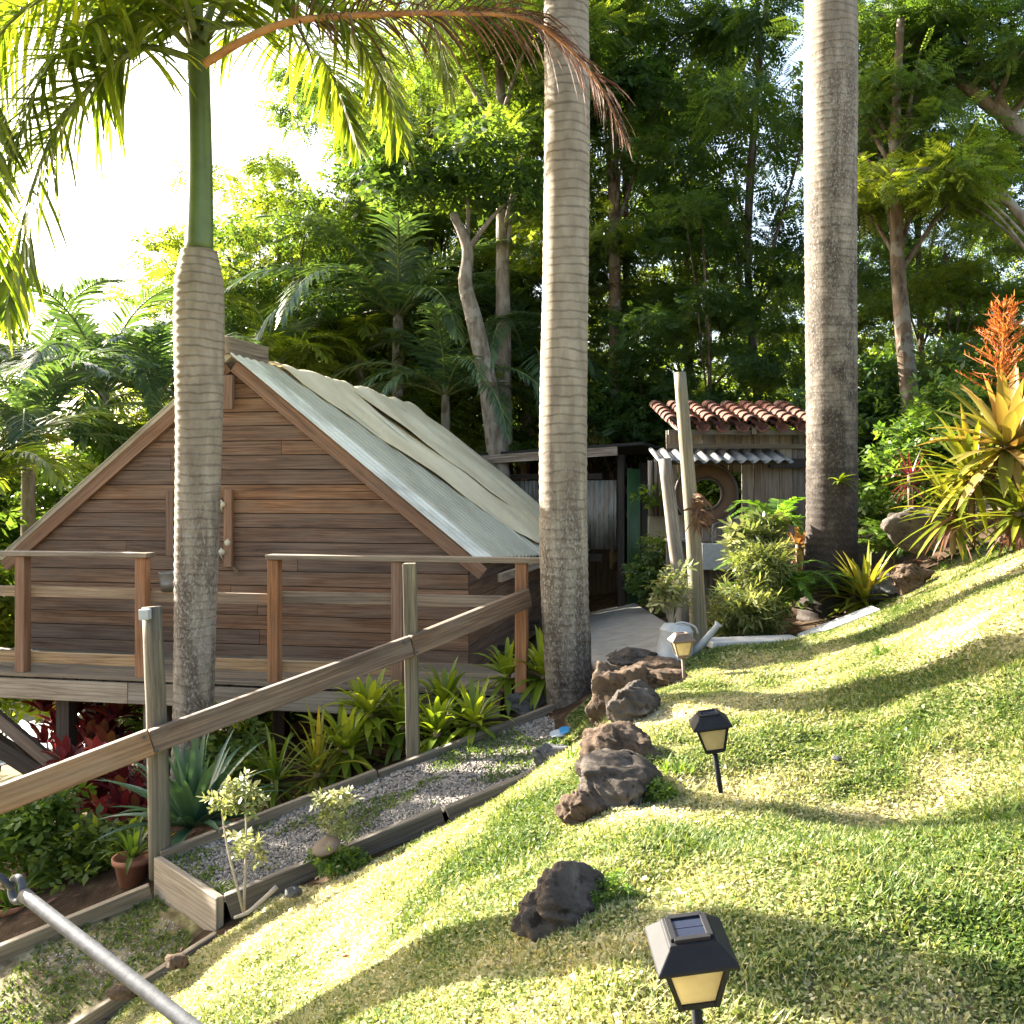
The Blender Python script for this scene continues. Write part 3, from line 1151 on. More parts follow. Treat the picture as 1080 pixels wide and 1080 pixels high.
# ------------------------------------------------------------------ deck and rails
DF = -1.1           # front edge in cabin space
deck = thing('deck', 'raised grey plank deck in front of the cabin gable', 'deck', CX @ Vector((0, -.5, DECK - .2)), YAW)
mb = MB(CX)
y = DF
XR = 2.62
k = 0
while y < -.06:
    w = .135
    cuts = sorted([-2.9] + [random.uniform(-2, 2) for _ in range(2)] + [XR])
    for a_, b_ in zip(cuts[:-1], cuts[1:]):
        mb.box(((a_ + b_) / 2, y + w / 2, DECK - .015 + random.uniform(-.002, .002)), b_ - a_ - .004, w - .006, .03)
    y += w
mb.build('floor_boards', M['grey_wood'], deck, bevel=.003)
for x0, x1 in ((-2.9, -.35), (-.345, XR)):
    mb = MB(CX)
    mb.box(((x0 + x1) / 2, DF + .035, DECK - .045 - .085), x1 - x0, .04, .165)
    mb.build('fascia_beam', M['fascia_wood'], deck, bevel=.005)
mb = MB(CX)
for i in range(46):
    x = -2.85 + i * .118 + random.uniform(-.01, .01)
    mb.box((x, DF + .045, DECK - .038), .085, .05, .014)
mb.build('shade_strip', M['tar'], deck)  # black blocks stand in for the shade under the deck board ends
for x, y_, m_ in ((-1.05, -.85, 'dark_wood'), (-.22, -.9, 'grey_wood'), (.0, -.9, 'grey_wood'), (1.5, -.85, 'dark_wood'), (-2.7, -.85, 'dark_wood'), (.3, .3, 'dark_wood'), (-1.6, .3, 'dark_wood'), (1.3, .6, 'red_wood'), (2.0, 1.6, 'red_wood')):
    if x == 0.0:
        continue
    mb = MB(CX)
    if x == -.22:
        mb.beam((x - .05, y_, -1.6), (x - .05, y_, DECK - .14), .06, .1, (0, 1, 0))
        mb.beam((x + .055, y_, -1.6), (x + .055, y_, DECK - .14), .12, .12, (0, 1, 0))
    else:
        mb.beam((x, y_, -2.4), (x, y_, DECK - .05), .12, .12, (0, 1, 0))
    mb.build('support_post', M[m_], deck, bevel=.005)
mb = MB(CX)
mb.beam((-1.95, -.95, DECK - .18), (-.95, -.95, -.7), .05, .11, (0, 1, 0), math.pi / 2)
mb.build('diagonal_brace', M['rail_wood'], deck, bevel=.005)
mb = MB(CX)
mb.beam((-2.9, -.35, -.25), (-1.1, -.5, -1.05), .09, .16, (0, 1, 0), math.pi / 2)
mb.build('diagonal_brace', M['dark_wood'], deck, bevel=.005)
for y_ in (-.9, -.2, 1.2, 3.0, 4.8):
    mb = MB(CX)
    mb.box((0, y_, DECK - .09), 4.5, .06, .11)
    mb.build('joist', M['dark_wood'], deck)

RH = .97


def railing(label, xposts, x0, x1, mids, group):
    zz = DECK
    t = thing('deck_railing', label, 'railing', CX @ Vector(((x0 + x1) / 2, DF + .06, zz)), YAW, group)
    for x in xposts:
        mb = MB(CX)
        mb.beam((x, DF + .045, zz - .0), (x, DF + .045, zz + RH - .04), .085, .085, (0, 1, 0))
        mb.build('post', M['red_wood'] if x != 1.55 else M['red_wood'], t, bevel=.005)
    mb = MB(CX)
    mb.box(((x0 + x1) / 2, DF + .045, zz + RH - .02), x1 - x0, .13, .038)
    mb.build('top_rail', M['grey_wood'], t, bevel=.006)
    for a_, b_, zr, hgt in mids:
        mb = MB(CX)
        mb.box(((a_ + b_) / 2, DF + .105, zz + zr), b_ - a_, .035, hgt)
        mb.build('mid_rail' if zr > .3 else 'bottom_rail', M['tan_wood'], t, bevel=.004)
    return t


# x in cabin space for posts seen at px 20, 147 | 287, 418, 549


def cx_of(px):
    """Cabin-space x of the deck's front edge in a given direction."""
    o = CX @ Vector((0, DF, 0))
    u = (math.cos(YAW), math.sin(YAW))
    k = (px - 540) / F
    return (k * o.y - o.x) / (u[0] - k * u[1])


p20, p147, p287, p418, p549 = [cx_of(p) for p in (20, 147, 287, 418, 549)]
railing('left deck railing with two posts, ending beside the slanted palm', [p20 - .9, p20, p147], p20 - 1.2, p147 + .07, [(p20 - 1.2, p147 + .03, .64, .085), (p20 - 1.0, p147 + .02, .11, .09)], 'deck railings')
railing('right deck railing with three posts in front of the gable', [p287, p418, p549], p287 - .05, p549 + .16, [(p287 + .03, p549, .64, .085), (p287 - .6, p418, .11, .09)], 'deck railings')
mb = MB(CX)
mb.box(((p147 + p287) / 2, DF + .105, DECK + .62), p287 - p147 - .06, .035, .085)
tag(mb.build('link_rail', M['tan_wood'], None, CX @ Vector(((p147 + p287) / 2, DF + .1, DECK + .6)), .004), 'single low rail joining the two deck railings behind the slanted palm', 'rail')

# bucket on the rail
bp = CX @ Vector((cx_of(171), DF + .10, DECK + .62 + .045))
bk = thing('bucket', 'small galvanised bucket standing on the deck rail beside the slanted palm', 'bucket', bp)
mb = MB()
mb.lathe([(.001, .004), (.055, .004), (.058, 0), (.066, .055), (.068, .06), (.066, .065), (.077, .14), (.082, .146), (.078, .15), (.072, .145), (.055, .012)], bp, 28)
mb.build('body', M['galv'], bk)
mb = MB()
mb.tube([bp + Vector((.078 * math.cos(q), -.02 - .03 * math.sin(q), .14 - .05 * math.sin(q))) for q in np.linspace(0, math.pi, 10)], .003, 6)
mb.build('handle', M['galv'], bk)
hp = CX @ Vector((cx_of(168) + .03, -.09, DECK + .98))
hk = thing('rope_hook', 'small rope and shell wall hook above the galvanised bucket', 'hook', hp)
mb = MB()
mb.beam(hp + Vector((0, .04, -.2)), hp + Vector((0, .04, .03)), .035, .03, (0, 1, 0))
mb.build('backing', M['dark_wood'], hk)
mb = MB()
mb.lathe([(.001, -.035), (.025, -.02), (.03, .01), (.001, .035)], hp + Vector((.01, -.0, .02)), 10)
mb.build('shell', M['shell'], hk)

# ------------------------------------------------------------------ ramp handrail
hb = P(165, 908, 5.45)
hr = thing('ramp_handrail', 'long sloping timber handrail on two posts beside the gravel path', 'handrail', hb)
mb = MB()
q0, q1 = P(169, 925, 5.42), P(160, 640, 5.5)
mb.tube(spline([q0, (q0 + q1) / 2 + (.008, 0, 0), q1], 8), [.062, .062, .06, .06, .059, .057, .057, .055, .054], 14, wob=.03)
lp_ = mb.build('log_post', M['post_log'], hr)
mb = MB()
mb.box(P(153, 648, 5.42), .055, .06, .06)
mb.build('meter_box', M['grey_box'], lp_, bevel=.006)
mb = MB()
mb.beam(P(436, 812, 6.15), P(432, 594, 6.15), .083, .083, (0, 1, 0))
mb.build('square_post', M['post_log'], hr, bevel=.006)
ra, rb_, rc, rd = P(-60, 866, 5.0), P(160, 782, 5.36), P(434, 681, 6.08), P(558, 630, 6.75)
for a_, b_ in ((ra, rb_), (rb_, rc), (rc, rd)):
    mb = MB()
    e = (b_ - a_) / np.linalg.norm(b_ - a_)
    mb.beam(a_ + e * .0, b_ - e * .002, .055, .135 if a_ is not ra else .15, (0, 0, 1))
    mb.build('rail', M['rail_wood'], hr, bevel=.008)

for px_, py_, d_ in ((152, 778, 5.32), (166, 792, 5.32), (427, 678, 6.03), (440, 688, 6.03), (549, 632, 6.70), (549, 641, 6.70)):
    mb = MB()
    mb.tube([P(px_, py_, d_ + .02), P(px_, py_, d_ - .016)], .009, 8, smooth=False)
    mb.build('bolt', M['steel'], hr)

# ------------------------------------------------------------------ palms


def palm(name, label, centres, widths, group, lows):
    """Trunk from its foot upwards through the given points."""
    c = spline(centres, 90)
    T = np.linspace(0, 1, len(widths))
    r = np.interp(np.linspace(0, 1, 91), T, widths)
    lo = np.interp(np.linspace(0, 1, 91), np.linspace(0, 1, len(lows)), lows)
    zz = c[:, 2]
    t = thing(name, label, 'palm', c[0], 0, group)
    # fine rings of old leaf scars
    n = 420
    cc = np.stack([np.interp(np.linspace(0, 90, n), np.arange(91), c[:, k]) for k in range(3)], 1)
    rr = np.interp(np.linspace(0, 90, n), np.arange(91), r)
    ll = np.interp(np.linspace(0, 90, n), np.arange(91), lo)
    rel = cc[:, 2] - c[0][2]
    rr = rr * (1 + .012 * np.sin(rel * 15.5 * 2 * math.pi) + .02 * (vnoise(rel, rel * 0, .3, 3) - .5))
    mb = MB()
    mb.tube(cc, list(rr), 36, low=list(np.maximum(ll, 1e-4)), wob=.008)
    mb.build('trunk', M['palm_bark'], t)
    return t


GP = 'royal palms standing around the cabin'
d1 = 6.85
palm1 = palm('royal_palm', 'slanted grey royal palm with green crownshaft standing in front of the cabin deck',
             [P(203, 880, d1), P(204, 760, d1), P(207, 600, d1), P(210, 440, d1), P(210, 340, d1), P(210, 265, d1)],
             [.178, .16, .146, .142, .147, .152, .157, .164, .171, .177, .178, .169, .126], GP, [.72, .62, .52, .36, .12, 0, 0, 0])
mb = MB()
cs = spline([P(210, 268, d1), P(211, 180, d1), P(209, 80, d1), P(208, 20, d1)], 24)
mb.tube(cs, list(np.interp(np.linspace(0, 1, 25), [0, .1, .35, .7, .85, 1], [.1, .097, .086, .082, .091, .054])), 24)
csh = mb.build('crownshaft', M['crownshaft'], palm1)


def add_frond(tree, ctrl, mats, **kw):
    mb = MB()
    frond(mb, ctrl, **kw)
    return mb.build('frond', [M[m_] for m_ in mats], tree)


GR = ('rachis_green', 'palm_leaf')
K = dict(r0=.028, pairs=120, llen=.76, lw=.034, sag=.75, alpha=1.15, plum=.5)
add_frond(palm1, [P(205, 62, d1), P(150, 50, 6.3), P(110, 78, 6.2), P(60, 135, 6.1), P(25, 230, 6.0), P(5, 335, 5.95)], GR, **K)
add_frond(palm1, [P(204, 50, d1), P(185, 10, 6.3), P(120, -20, 6.1), P(40, 0, 5.9), P(-15, 60, 5.8), P(-25, 160, 5.7), P(-5, 280, 5.6)], GR, **K)
add_frond(palm1, [P(206, 40, 6.45), P(170, -60, 6.9), P(90, -95, 7.3), P(20, -40, 7.6), P(-20, 70, 7.8)], GR, **K)
add_frond(palm1, [P(213, 45, 6.45), P(250, -60, 6.8), P(330, -60, 7.2), P(395, 30, 7.5), P(418, 150, 7.6)], GR, **dict(K, llen=.6))
add_frond(palm1, [P(212, 30, 6.45), P(260, 25, 6.9), P(300, 30, 7.6), P(345, 70, 8.3), P(375, 150, 8.6)], GR, **K)
add_frond(palm1, [P(210, 20, 6.4), P(215, -80, 6.2), P(260, -190, 5.9), P(340, -210, 5.5), P(420, -120, 5.2)], GR, **K)
add_frond(palm1, [P(207, 20, 6.4), P(200, -120, 6.6), P(150, -260, 6.9), P(80, -300, 7.4)], GR, **K)
add_frond(palm1, [P(204, 30, 6.4), P(180, -40, 5.9), P(130, -120, 5.3), P(60, -120, 4.8), P(-20, -40, 4.5)], GR, **K)
add_frond(palm1, [P(208, 20, 6.45), P(190, -30, 7.0), P(150, -30, 7.9), P(100, 40, 8.6)], GR, **dict(K, pairs=70))
add_frond(palm1, [P(205, 55, d1), P(165, 20, 6.6), P(105, 20, 6.2), P(45, 80, 5.9), P(10, 170, 5.8)], GR, **K)
add_frond(palm1, [P(206, 30, d1), P(150, -40, 6.9), P(60, -60, 6.9), P(-20, 10, 6.9), P(-70, 120, 6.9)], GR, **K)
add_frond(palm1, [P(214, 45, d1), P(260, -10, 6.6), P(330, 0, 6.4), P(390, 60, 6.3), P(430, 150, 6.2)], GR, **dict(K, llen=.62))
add_frond(palm1, [P(213, 30, d1), P(270, -70, 6.9), P(370, -90, 7.0), P(440, -20, 7.1), P(475, 90, 7.2)], GR, **dict(K, llen=.62))
df = add_frond(palm1, [P(216, 67, 6.34), P(258, 42, 6.25), P(310, 22, 6.12), P(400, 15, 6.0), P(480, 14, 5.9), P(560, 22, 5.82), P(622, 75, 5.78), P(658, 142, 5.75)],
               ('rachis_dead', 'dead_leaf'), **dict(r0=.034, pairs=125, llen=.6, lw=.015, sag=1.7, alpha=.9, plum=.7, start=.28, rnd0=.35, rag=.4, gap=.08))
df['label'] = 'dead orange brown frond drooping across the middle palm'
d2 = 6.6
palm2 = palm('royal_palm', 'tall ringed royal palm rising beside the gravel path and cabin corner',
             [P(606, 765, d2), P(599, 700, d2), P(595, 600, d2), P(594, 450, d2), P(597, 250, d2), P(598, 80, d2), P(595, -150, d2), P(592, -420, d2), P(590, -700, d2)],
             [.205, .168, .164, .166, .168, .166, .163, .160, .158, .156, .155, .152, .15, .14, .12], GP, [1.0, .80, .56, .44, .18, .04, 0, 0, 0, 0, 0, 0])
d3 = 8.2
palm3 = palm('royal_palm', 'thick stained royal palm standing above the lawn beside the tiled hut',
             [P(873, 655, d3), P(877, 560, d3), P(877, 420, d3), P(876, 250, d3), P(876, 100, d3), P(877, -60, d3), P(878, -300, d3), P(878, -560, d3)],
             [.26, .235, .215, .212, .212, .215, .218, .222, .224, .222, .215, .20, .19, .18, .15], GP, [1.0, 1.0, .92, .80, .72, .62, .45, .2, .05, 0, 0, 0])
for pt, top, dd in ((palm2, P(590, -700, d2), .3), (palm3, P(878, -560, d3), .3)):
    mb = MB()
    mb.tube([top, top + (0, 0, .9), top + (0, 0, 1.4)], [.12, .10, .05], 16)
    mb.build('crownshaft', M['crownshaft'], pt)
    for i in range(9):
        az = i * 2.4 + .5
        add_frond(pt, arch(top + (0, 0, 1.3), az, 3.0, math.radians(random.uniform(15, 75)), math.radians(95)), GR, **dict(K, pairs=60, seg=3))
# small epiphyte on the stained palm
ep = thing('air_plant', 'small green air plant growing on the stained palm trunk', 'plant', P(885, 510, d3 - .24))
mb = MB()
for i in range(14):
    a_ = random.uniform(0, math.pi) + math.pi
    mb.strip(P(885, 508, d3 - .22), (math.cos(a_), math.sin(a_) * .7, random.uniform(-.3, .7)), (0, 0, 1), random.uniform(.1, .2), .025, .9, 4, .3)
mb.build('leaves', M['brom_lime'], ep)

# palm outside the frame on the left: its trunk throws the shadow across the near lawn
po = np.array([-3.05, 4.46, h(-3.05, 4.46)])
palm4 = palm('royal_palm', 'royal palm left of the view whose trunk shades the near lawn', [po - (0, 0, .1), po + (0, 0, 2), po + (.05, 0, 4.5), po + (.05, 0, 8)], [.2, .15, .15, .15, .15, .14, .12], GP, [1, .5, .2, 0])
top = po + (.05, 0, 8)
mb = MB()
mb.tube([top, top + (0, 0, .8), top + (0, 0, 1.2)], [.11, .09, .05], 12)
mb.build('crownshaft', M['crownshaft'], palm4)
for i in range(8):
    add_frond(palm4, arch(top + (0, 0, 1.1), i * 2.4, 2.6, math.radians(random.uniform(15, 70)), math.radians(95)), GR, **dict(K, pairs=50, seg=3))

# ------------------------------------------------------------------ solar lamps


def lamp(label, foot, sc, yaw, tilt, cap, tilt2=0.0):
    """Stake light: foot on the ground; cap width .15 at sc 1."""
    R = Matrix.Translation(Vector(foot)) @ Matrix.Rotation(yaw, 4, 'Z') @ Matrix.Rotation(tilt, 4, 'Y') @ Matrix.Rotation(tilt2, 4, 'X') @ Matrix.Scale(sc, 4)
    t = thing('solar_lamp', label, 'lamp', foot, 0, 'solar stake lamps on the lawn')
    sq = lambda a, z: [(-a, -a, z), (a, -a, z), (a, a, z), (-a, a, z)]

    def loft(mb, rings, cap0=True, cap1=True):
        vs = [p for r in rings for p in r]
        fs = []
        for i in range(len(rings) - 1):
            for k in range(4):
                k2 = (k + 1) % 4
                fs.append((i * 4 + k, i * 4 + k2, i * 4 + 4 + k2, i * 4 + 4 + k))
        if cap0:
            fs.append((3, 2, 1, 0))
        if cap1:
            q = len(vs) - 4
            fs.append((q, q + 1, q + 2, q + 3))
        mb.add(vs, fs, None, .5)
    mb = MB(R)
    mb.tube([(0, 0, -.08), (0, 0, .02), (0, 0, .165)], [.004, .0105, .0105], 12)
    mb.build('stake', M[cap], t)
    mb = MB(R)
    loft(mb, [sq(.018, .158), sq(.034, .166), sq(.036, .172)])
    mb.build('base_plate', M[cap], t, bevel=.002)
    mb = MB(R)
    loft(mb, [sq(.031, .173), sq(.054, .268)], True, True)
    mb.build('lantern_glass', M['amber'], t)
    mb = MB(R)
    for a_, b_ in ((-1, -1), (1, -1), (1, 1), (-1, 1)):
        mb.beam((a_ * .034, b_ * .034, .170), (a_ * .0575, b_ * .0575, .268), .009, .009, (0, 1, 0))
    for zf, w in ((.176, .034), (.264, .056)):
        for a_, b_ in (((-1, -1), (1, -1)), ((1, -1), (1, 1)), ((1, 1), (-1, 1)), ((-1, 1), (-1, -1))):
            mb.beam((a_[0] * w, a_[1] * w, zf), (b_[0] * w, b_[1] * w, zf), .006, .007)
    mb.build('lantern_frame', M[cap], t)
    mb = MB(R)
    loft(mb, [sq(.064, .266), sq(.075, .268), sq(.075, .275), sq(.047, .304), sq(.044, .31)])
    cp = mb.build('cap', M[cap], t, bevel=.0025)
    mb = MB(R)
    for a_, b_ in (((-1, -1), (1, -1)), ((1, -1), (1, 1)), ((1, 1), (-1, 1)), ((-1, 1), (-1, -1))):
        mb.beam((a_[0] * .034, a_[1] * .034, .3125), (b_[0] * .034, b_[1] * .034, .3125), .012, .009)
    mb.build('panel_frame', M[cap], cp, bevel=.001)
    mb = MB(R)
    mb.box((0, .014, .3115), .056, .026, .003)
    mb.box((0, -.014, .3115), .056, .026, .003)
    mb.build('solar_panel', M['panel_glass'], cp)
    return t


l1 = np.array([.318, 1.56, .515])
lamp('near black solar lamp with big square cap, leaning in the foreground', P(741, 946, 1.58) + (0, 0, -.295), .86, math.radians(1), math.radians(-7), 'black_plastic', math.radians(9))
lamp('middle black solar lamp whose long shadow crosses the sunny lawn', [.755, 3.43, h(.755, 3.43) + .0], .93, math.radians(-4), math.radians(-9), 'black_plastic', math.radians(3))
lamp('far weathered brown solar lamp beside the watering can', [1.0, 5.5, h(1.0, 5.5)], .92, math.radians(4), math.radians(-4), 'brown_plastic', math.radians(0))

# ------------------------------------------------------------------ rocks


def ico(sub):
    import bmesh
    bm = bmesh.new()
    bmesh.ops.create_icosphere(bm, subdivisions=sub, radius=1)
    v = np.array([p.co[:] for p in bm.verts])
    f = [[q.index for q in fc.verts] for fc in bm.faces]
    bm.free()
    return v, f


ICO4 = ico(5)
ICO3 = ico(3)


def n3(p, s, seed):
    return vnoise(p[:, 0] + p[:, 2] * .37, p[:, 1] - p[:, 2] * .61, s, seed) + vnoise(p[:, 2] + p[:, 0] * .23, p[:, 1] + p[:, 0] * .41, s, seed + 1) - 1


def rock(label, c, size, mat, seed, name='rock', group='dark volcanic rocks along the lawn edge', rz=0.0, big=True):
    v, f = ICO4 if big else ICO3
    g = np.random.default_rng(seed)
    p = v.copy()
    for _ in range(13):          # facets: cut with random planes
        n = g.normal(size=3)
        n /= np.linalg.norm(n)
        dd = g.uniform(.6, .9)
        k = p @ n - dd
        p = p - np.maximum(k, 0)[:, None] * n * .88
    rr = 1 + .34 * n3(v * 1.0, .8, seed) + .20 * n3(v, .36, seed + 5) + .13 * n3(v, .17, seed + 9) + .08 * n3(v, .08, seed + 12)
    p = p * rr[:, None] * np.asarray(size)
    c_, s_ = math.cos(rz), math.sin(rz)
    p = np.stack([p[:, 0] * c_ - p[:, 1] * s_, p[:, 0] * s_ + p[:, 1] * c_, p[:, 2]], 1)
    mb = MB()
    mb.add(p + np.asarray(c), f, None, .5, None, True)
    o = mb.build(name, M[mat], None, np.asarray(c) - (0, 0, size[2] * .6))
    return tag(o, label, 'rock', group)


GRK = 'dark volcanic rocks along the lawn edge'


def seat(label, px, py, w, hgt, mat, seed, rz=0.0, depth=None, group=GRK, sink=.35):
    """A rock resting on the terrain; its foot is seen at (px, py), its size given in metres by its distance."""
    c = hit(px, py)
    k = c[1] / F
    sz = (w * k * .56, (depth or w * .8) * k * .56, hgt * k * .62)
    rock(label, c + np.array([0, sz[1] * .6, sz[2] * (1 - sink)]), sz, mat, seed, 'rock', group, rz)


rock('large reddish brown rock standing beside the middle palm', P(652, 742, 5.6), (.19, .19, .25), 'rock_brown', 1, rz=.3)
seat('dark rounded rock right of the reddish brown rock', 672, 760, 62, 40, 'rock_dark', 2, .5, None, GRK, .5)
seat('brown slab rock below the dark rounded rock', 654, 806, 76, 46, 'rock_brown', 3, -.3, None, GRK, .55)
seat('broad craggy rock with clover growing on its right side', 655, 852, 98, 56, 'rock_dark', 4, .4, None, GRK, .5)
seat('dark stone at the lower left foot of the broad craggy rock', 612, 872, 44, 44, 'rock_brown', 24, .2, None, GRK, .55)
seat('craggy dark rock lowest on the lawn slope', 590, 978, 104, 62, 'rock_dark', 33, .4, 70, GRK, .62)
rock('flat black rock lying below the watering can', P(668, 693, 6.2), (.17, .13, .07), 'rock_dark', 6)
rock('small brown rock right of the flat black rock', P(690, 704, 5.9), (.16, .12, .07), 'rock_brown', 7)
rock('brown ledge rock between path end and far lamp', P(700, 716, 5.6), (.13, .12, .07), 'rock_brown', 8)
rock('grey stone at the upper end of the gravel path', P(583, 802, 5.35), (.12, .10, .09), 'rock_grey', 9)
rock('grey boulder among the bromeliads behind the path timber', P(560, 745, 6.85), (.17, .15, .12), 'rock_grey', 10)
rock('grey brown rock at the foot of the stained palm', P(935, 620, 7.5), (.14, .13, .13), 'rock_grey', 11, group='rocks at the foot of the stained palm')
rock('pale brown rock above the lawn beside the golden bromeliad', P(962, 612, 7.35), (.15, .12, .10), 'rock_brown', 12, group='rocks at the foot of the stained palm')
rock('dark mossy rock under the big copper bromeliad', P(975, 555, 7.6), (.28, .2, .2), 'rock_dark', 13, group='rocks at the foot of the stained palm')
rock('little brown stone lying on the lawn below the path', P(396, 970, 3.75), (.035, .03, .025), 'rock_brown', 14, 'pebble', 'small stones lying on the lawn', 0, False)
rock('earthy clod beside the lower path timber', P(186, 1014, 4.35), (.06, .05, .035), 'rock_brown', 15, 'pebble', 'small stones lying on the lawn', 0, False)
rock('grey stone beside the twig at the path corner', P(309, 940, 4.6), (.045, .04, .03), 'rock_grey', 16, 'pebble', 'small stones lying on the lawn', 0, False)
rock('half buried stone beside the thin lower timber', P(133, 1046, 4.3), (.09, .06, .03), 'rock_brown', 17, 'pebble', 'small stones lying on the lawn', 0, False)
rock('pale stone on the lawn right of the middle lamp', P(883, 800, 3.6), (.02, .02, .012), 'rock_grey', 18, 'pebble', 'small stones lying on the lawn', 0, False)
rock('rusty brown stone at the upper lawn rim', P(1063, 568, 6.9), (.10, .08, .05), 'rock_brown', 19, 'rock', 'rocks at the foot of the stained palm')

for i_, (wx, wy, lab_) in enumerate(((1062, 872, 'leafy green weed tuft at the right edge of the lawn'), (930, 690, 'small weed tuft in the palm shadow on the upper lawn'), (715, 815, 'weed tuft sprouting right of the craggy rock'), (610, 800, 'weeds growing between path end and brown slab rock'), (1000, 600, 'grassy weeds under the copper bromeliads at the lawn rim'))):
    w0 = hit(wx, wy)
    wt = thing('weed_tuft', lab_, 'weed', w0, 0, 'weed tufts in the lawn')
    mb = MB()
    for _ in range(46):
        az_ = random.uniform(0, 6.28)
        mb.strip(w0 + np.array([random.uniform(-.05, .05), random.uniform(-.05, .05), 0]), (math.cos(az_) * .5, math.sin(az_) * .5, random.uniform(.4, 1.2)), (-math.cos(az_), -math.sin(az_), .3), random.uniform(.03, .09), random.uniform(.004, .010), .9, 4)
    mb.build('blades', M['leaf_bright'], wt)

# odds and ends along the path
mb = MB()
c0 = P(344, 893, 4.85)
R = Matrix.Rotation(math.radians(16), 3, 'X') @ Matrix.Rotation(math.radians(-14), 3, 'Y')
mb.lathe([(.001, -.012), (.065, -.012), (.075, 0), (.068, .012), (.02, .014), (.001, .008)], c0, 20, R)
tag(mb.build('log_slice', M['grey_wood'], None, c0), 'pale round log slice leaning at the path edge under a small shrub', 'log slice')
mb = MB()
mb.tube(spline([P(247, 968, 4.6), P(262, 962, 4.6), P(276, 950, 4.62), P(292, 935, 4.65)], 10), [.008, .009, .009, .011, .01, .01, .011, .012, .011, .012, .013], 8, wob=.1)
tag(mb.build('driftwood_stick', M['stem_pale'], None, P(247, 968, 4.6)), 'bleached crooked stick lying at the corner of the gravel path', 'stick')
wp = P(586, 776, 5.95)
wr = thing('crumpled_wrapper', 'crumpled blue and white wrapper lying on the gravel path end', 'wrapper', wp)
mb = MB()
for k in range(3):
    o = np.array([k * .025 - .03, random.uniform(-.01, .01), .0])
    mb.strip(wp + o, (1, .2, .35), (0, -.6, .7), .10, .05, .8, 4, .5, [.8, 1, .9, .7])
mb.build('white_sheet', M['white_wrap'], wr)
mb = MB()
mb.strip(wp + (.03, 0, .02), (1, .1, .4), (0, -.5, .8), .06, .06, .6, 4, .4, [.9, 1, .9, .8])
mb.build('blue_print', M['blue_wrap'], wr)

# ------------------------------------------------------------------ galvanised guy rod at lower left
ga, gb = P(18, 938, 1.85), P(205, 1085, 1.5)
gd = (gb - ga) / np.linalg.norm(gb - ga)
gr = thing('guy_rod', 'galvanised steel guy rod with an eye crossing the lower left corner', 'guy rod', ga)
mb = MB()
end = gb + gd * .45
mb.tube([ga + gd * .03, ga + gd * .06, gb, end], [.0135, .0125, .0125, .0125], 14)
mb.build('rod', M['steel'], gr)
mb = MB()
sdv = np.cross(gd, [0, 1, 0])
sdv /= np.linalg.norm(sdv)
mb.tube([ga + (gd * math.cos(q) + sdv * math.sin(q)) * .022 for q in np.linspace(0, 2 * math.pi, 20)], .0075, 10, cap=False)
mb.build('eye', M['steel'], gr)
mb = MB()
mb.tube([ga - gd * .012 + np.array([0, -.004, 0]), ga + np.array([-.10, .03, .055]), np.array([-2.95, 4.46, 2.6])], .007, 8)
mb.build('cable', M['steel'], gr)

# ------------------------------------------------------------------ walkway, slab, can, posts
mb = MB()
wv = [(.62, 6.55), (1.06, 6.75), (1.3, 7.6), (1.5, 9.0), (1.75, 13.6), (.7, 13.6), (.75, 9.0), (.62, 7.4)]
zz_ = [h(x, y) + .045 for x, y in wv]
mb.add([(x, y, z_) for (x, y), z_ in zip(wv, zz_)] + [(x, y, z_ - .12) for (x, y), z_ in zip(wv, zz_)],
       [(0, 1, 2, 7), (7, 2, 3, 6), (6, 3, 4, 5)] + [(i, i + 8, (i + 1) % 8 + 8, (i + 1) % 8) for i in range(8)])
mb.build('walkway', M['concrete'], None, None, 0, 'structure')
mb = MB()
for a_, b_ in ((P(745, 689, 6.9), P(842, 682, 7.05)), (P(845, 681, 7.06), P(925, 671, 7.0))):
    a_[2], b_[2] = h(a_[0], a_[1]) + .045, h(b_[0], b_[1]) + .045
    mb.beam(a_, b_, .24, .05)
mb.build('concrete_kerb', M['concrete_pale'], None, None, .008, 'structure')

cp_ = P(711, 690, 6.25)
cp_[2] = h(cp_[0], cp_[1]) + .0
can = thing('watering_can', 'weathered white metal watering can standing beside the leaning post', 'watering can', cp_)
mb = MB()
R = Matrix.Rotation(math.radians(4), 3, 'Y')
mb.lathe([(.001, 0), (.128, 0), (.132, .006), (.125, .02), (.108, .20), (.110, .205), (.110, .212), (.104, .216), (.085, .245), (.03, .25), (.001, .25)], cp_, 28, R)
mb.build('body', M['can_white'], can)
mb = MB()
s0 = cp_ + np.array([.11, -.02, .05])
mb.tube([s0, s0 + (.09, -.02, .10), s0 + (.16, -.03, .19), s0 + (.175, -.03, .21)], [.03, .024, .02, .032], 12)
mb.build('spout', M['can_white'], can)
mb = MB()
mb.tube(spline([cp_ + np.array([-.01, -.02, .245]), cp_ + np.array([.05, -.02, .262]), cp_ + np.array([.13, -.02, .235]), cp_ + np.array([.15, -.025, .19])], 12), .007, 8)
mb.build('handle', M['can_white'], can)

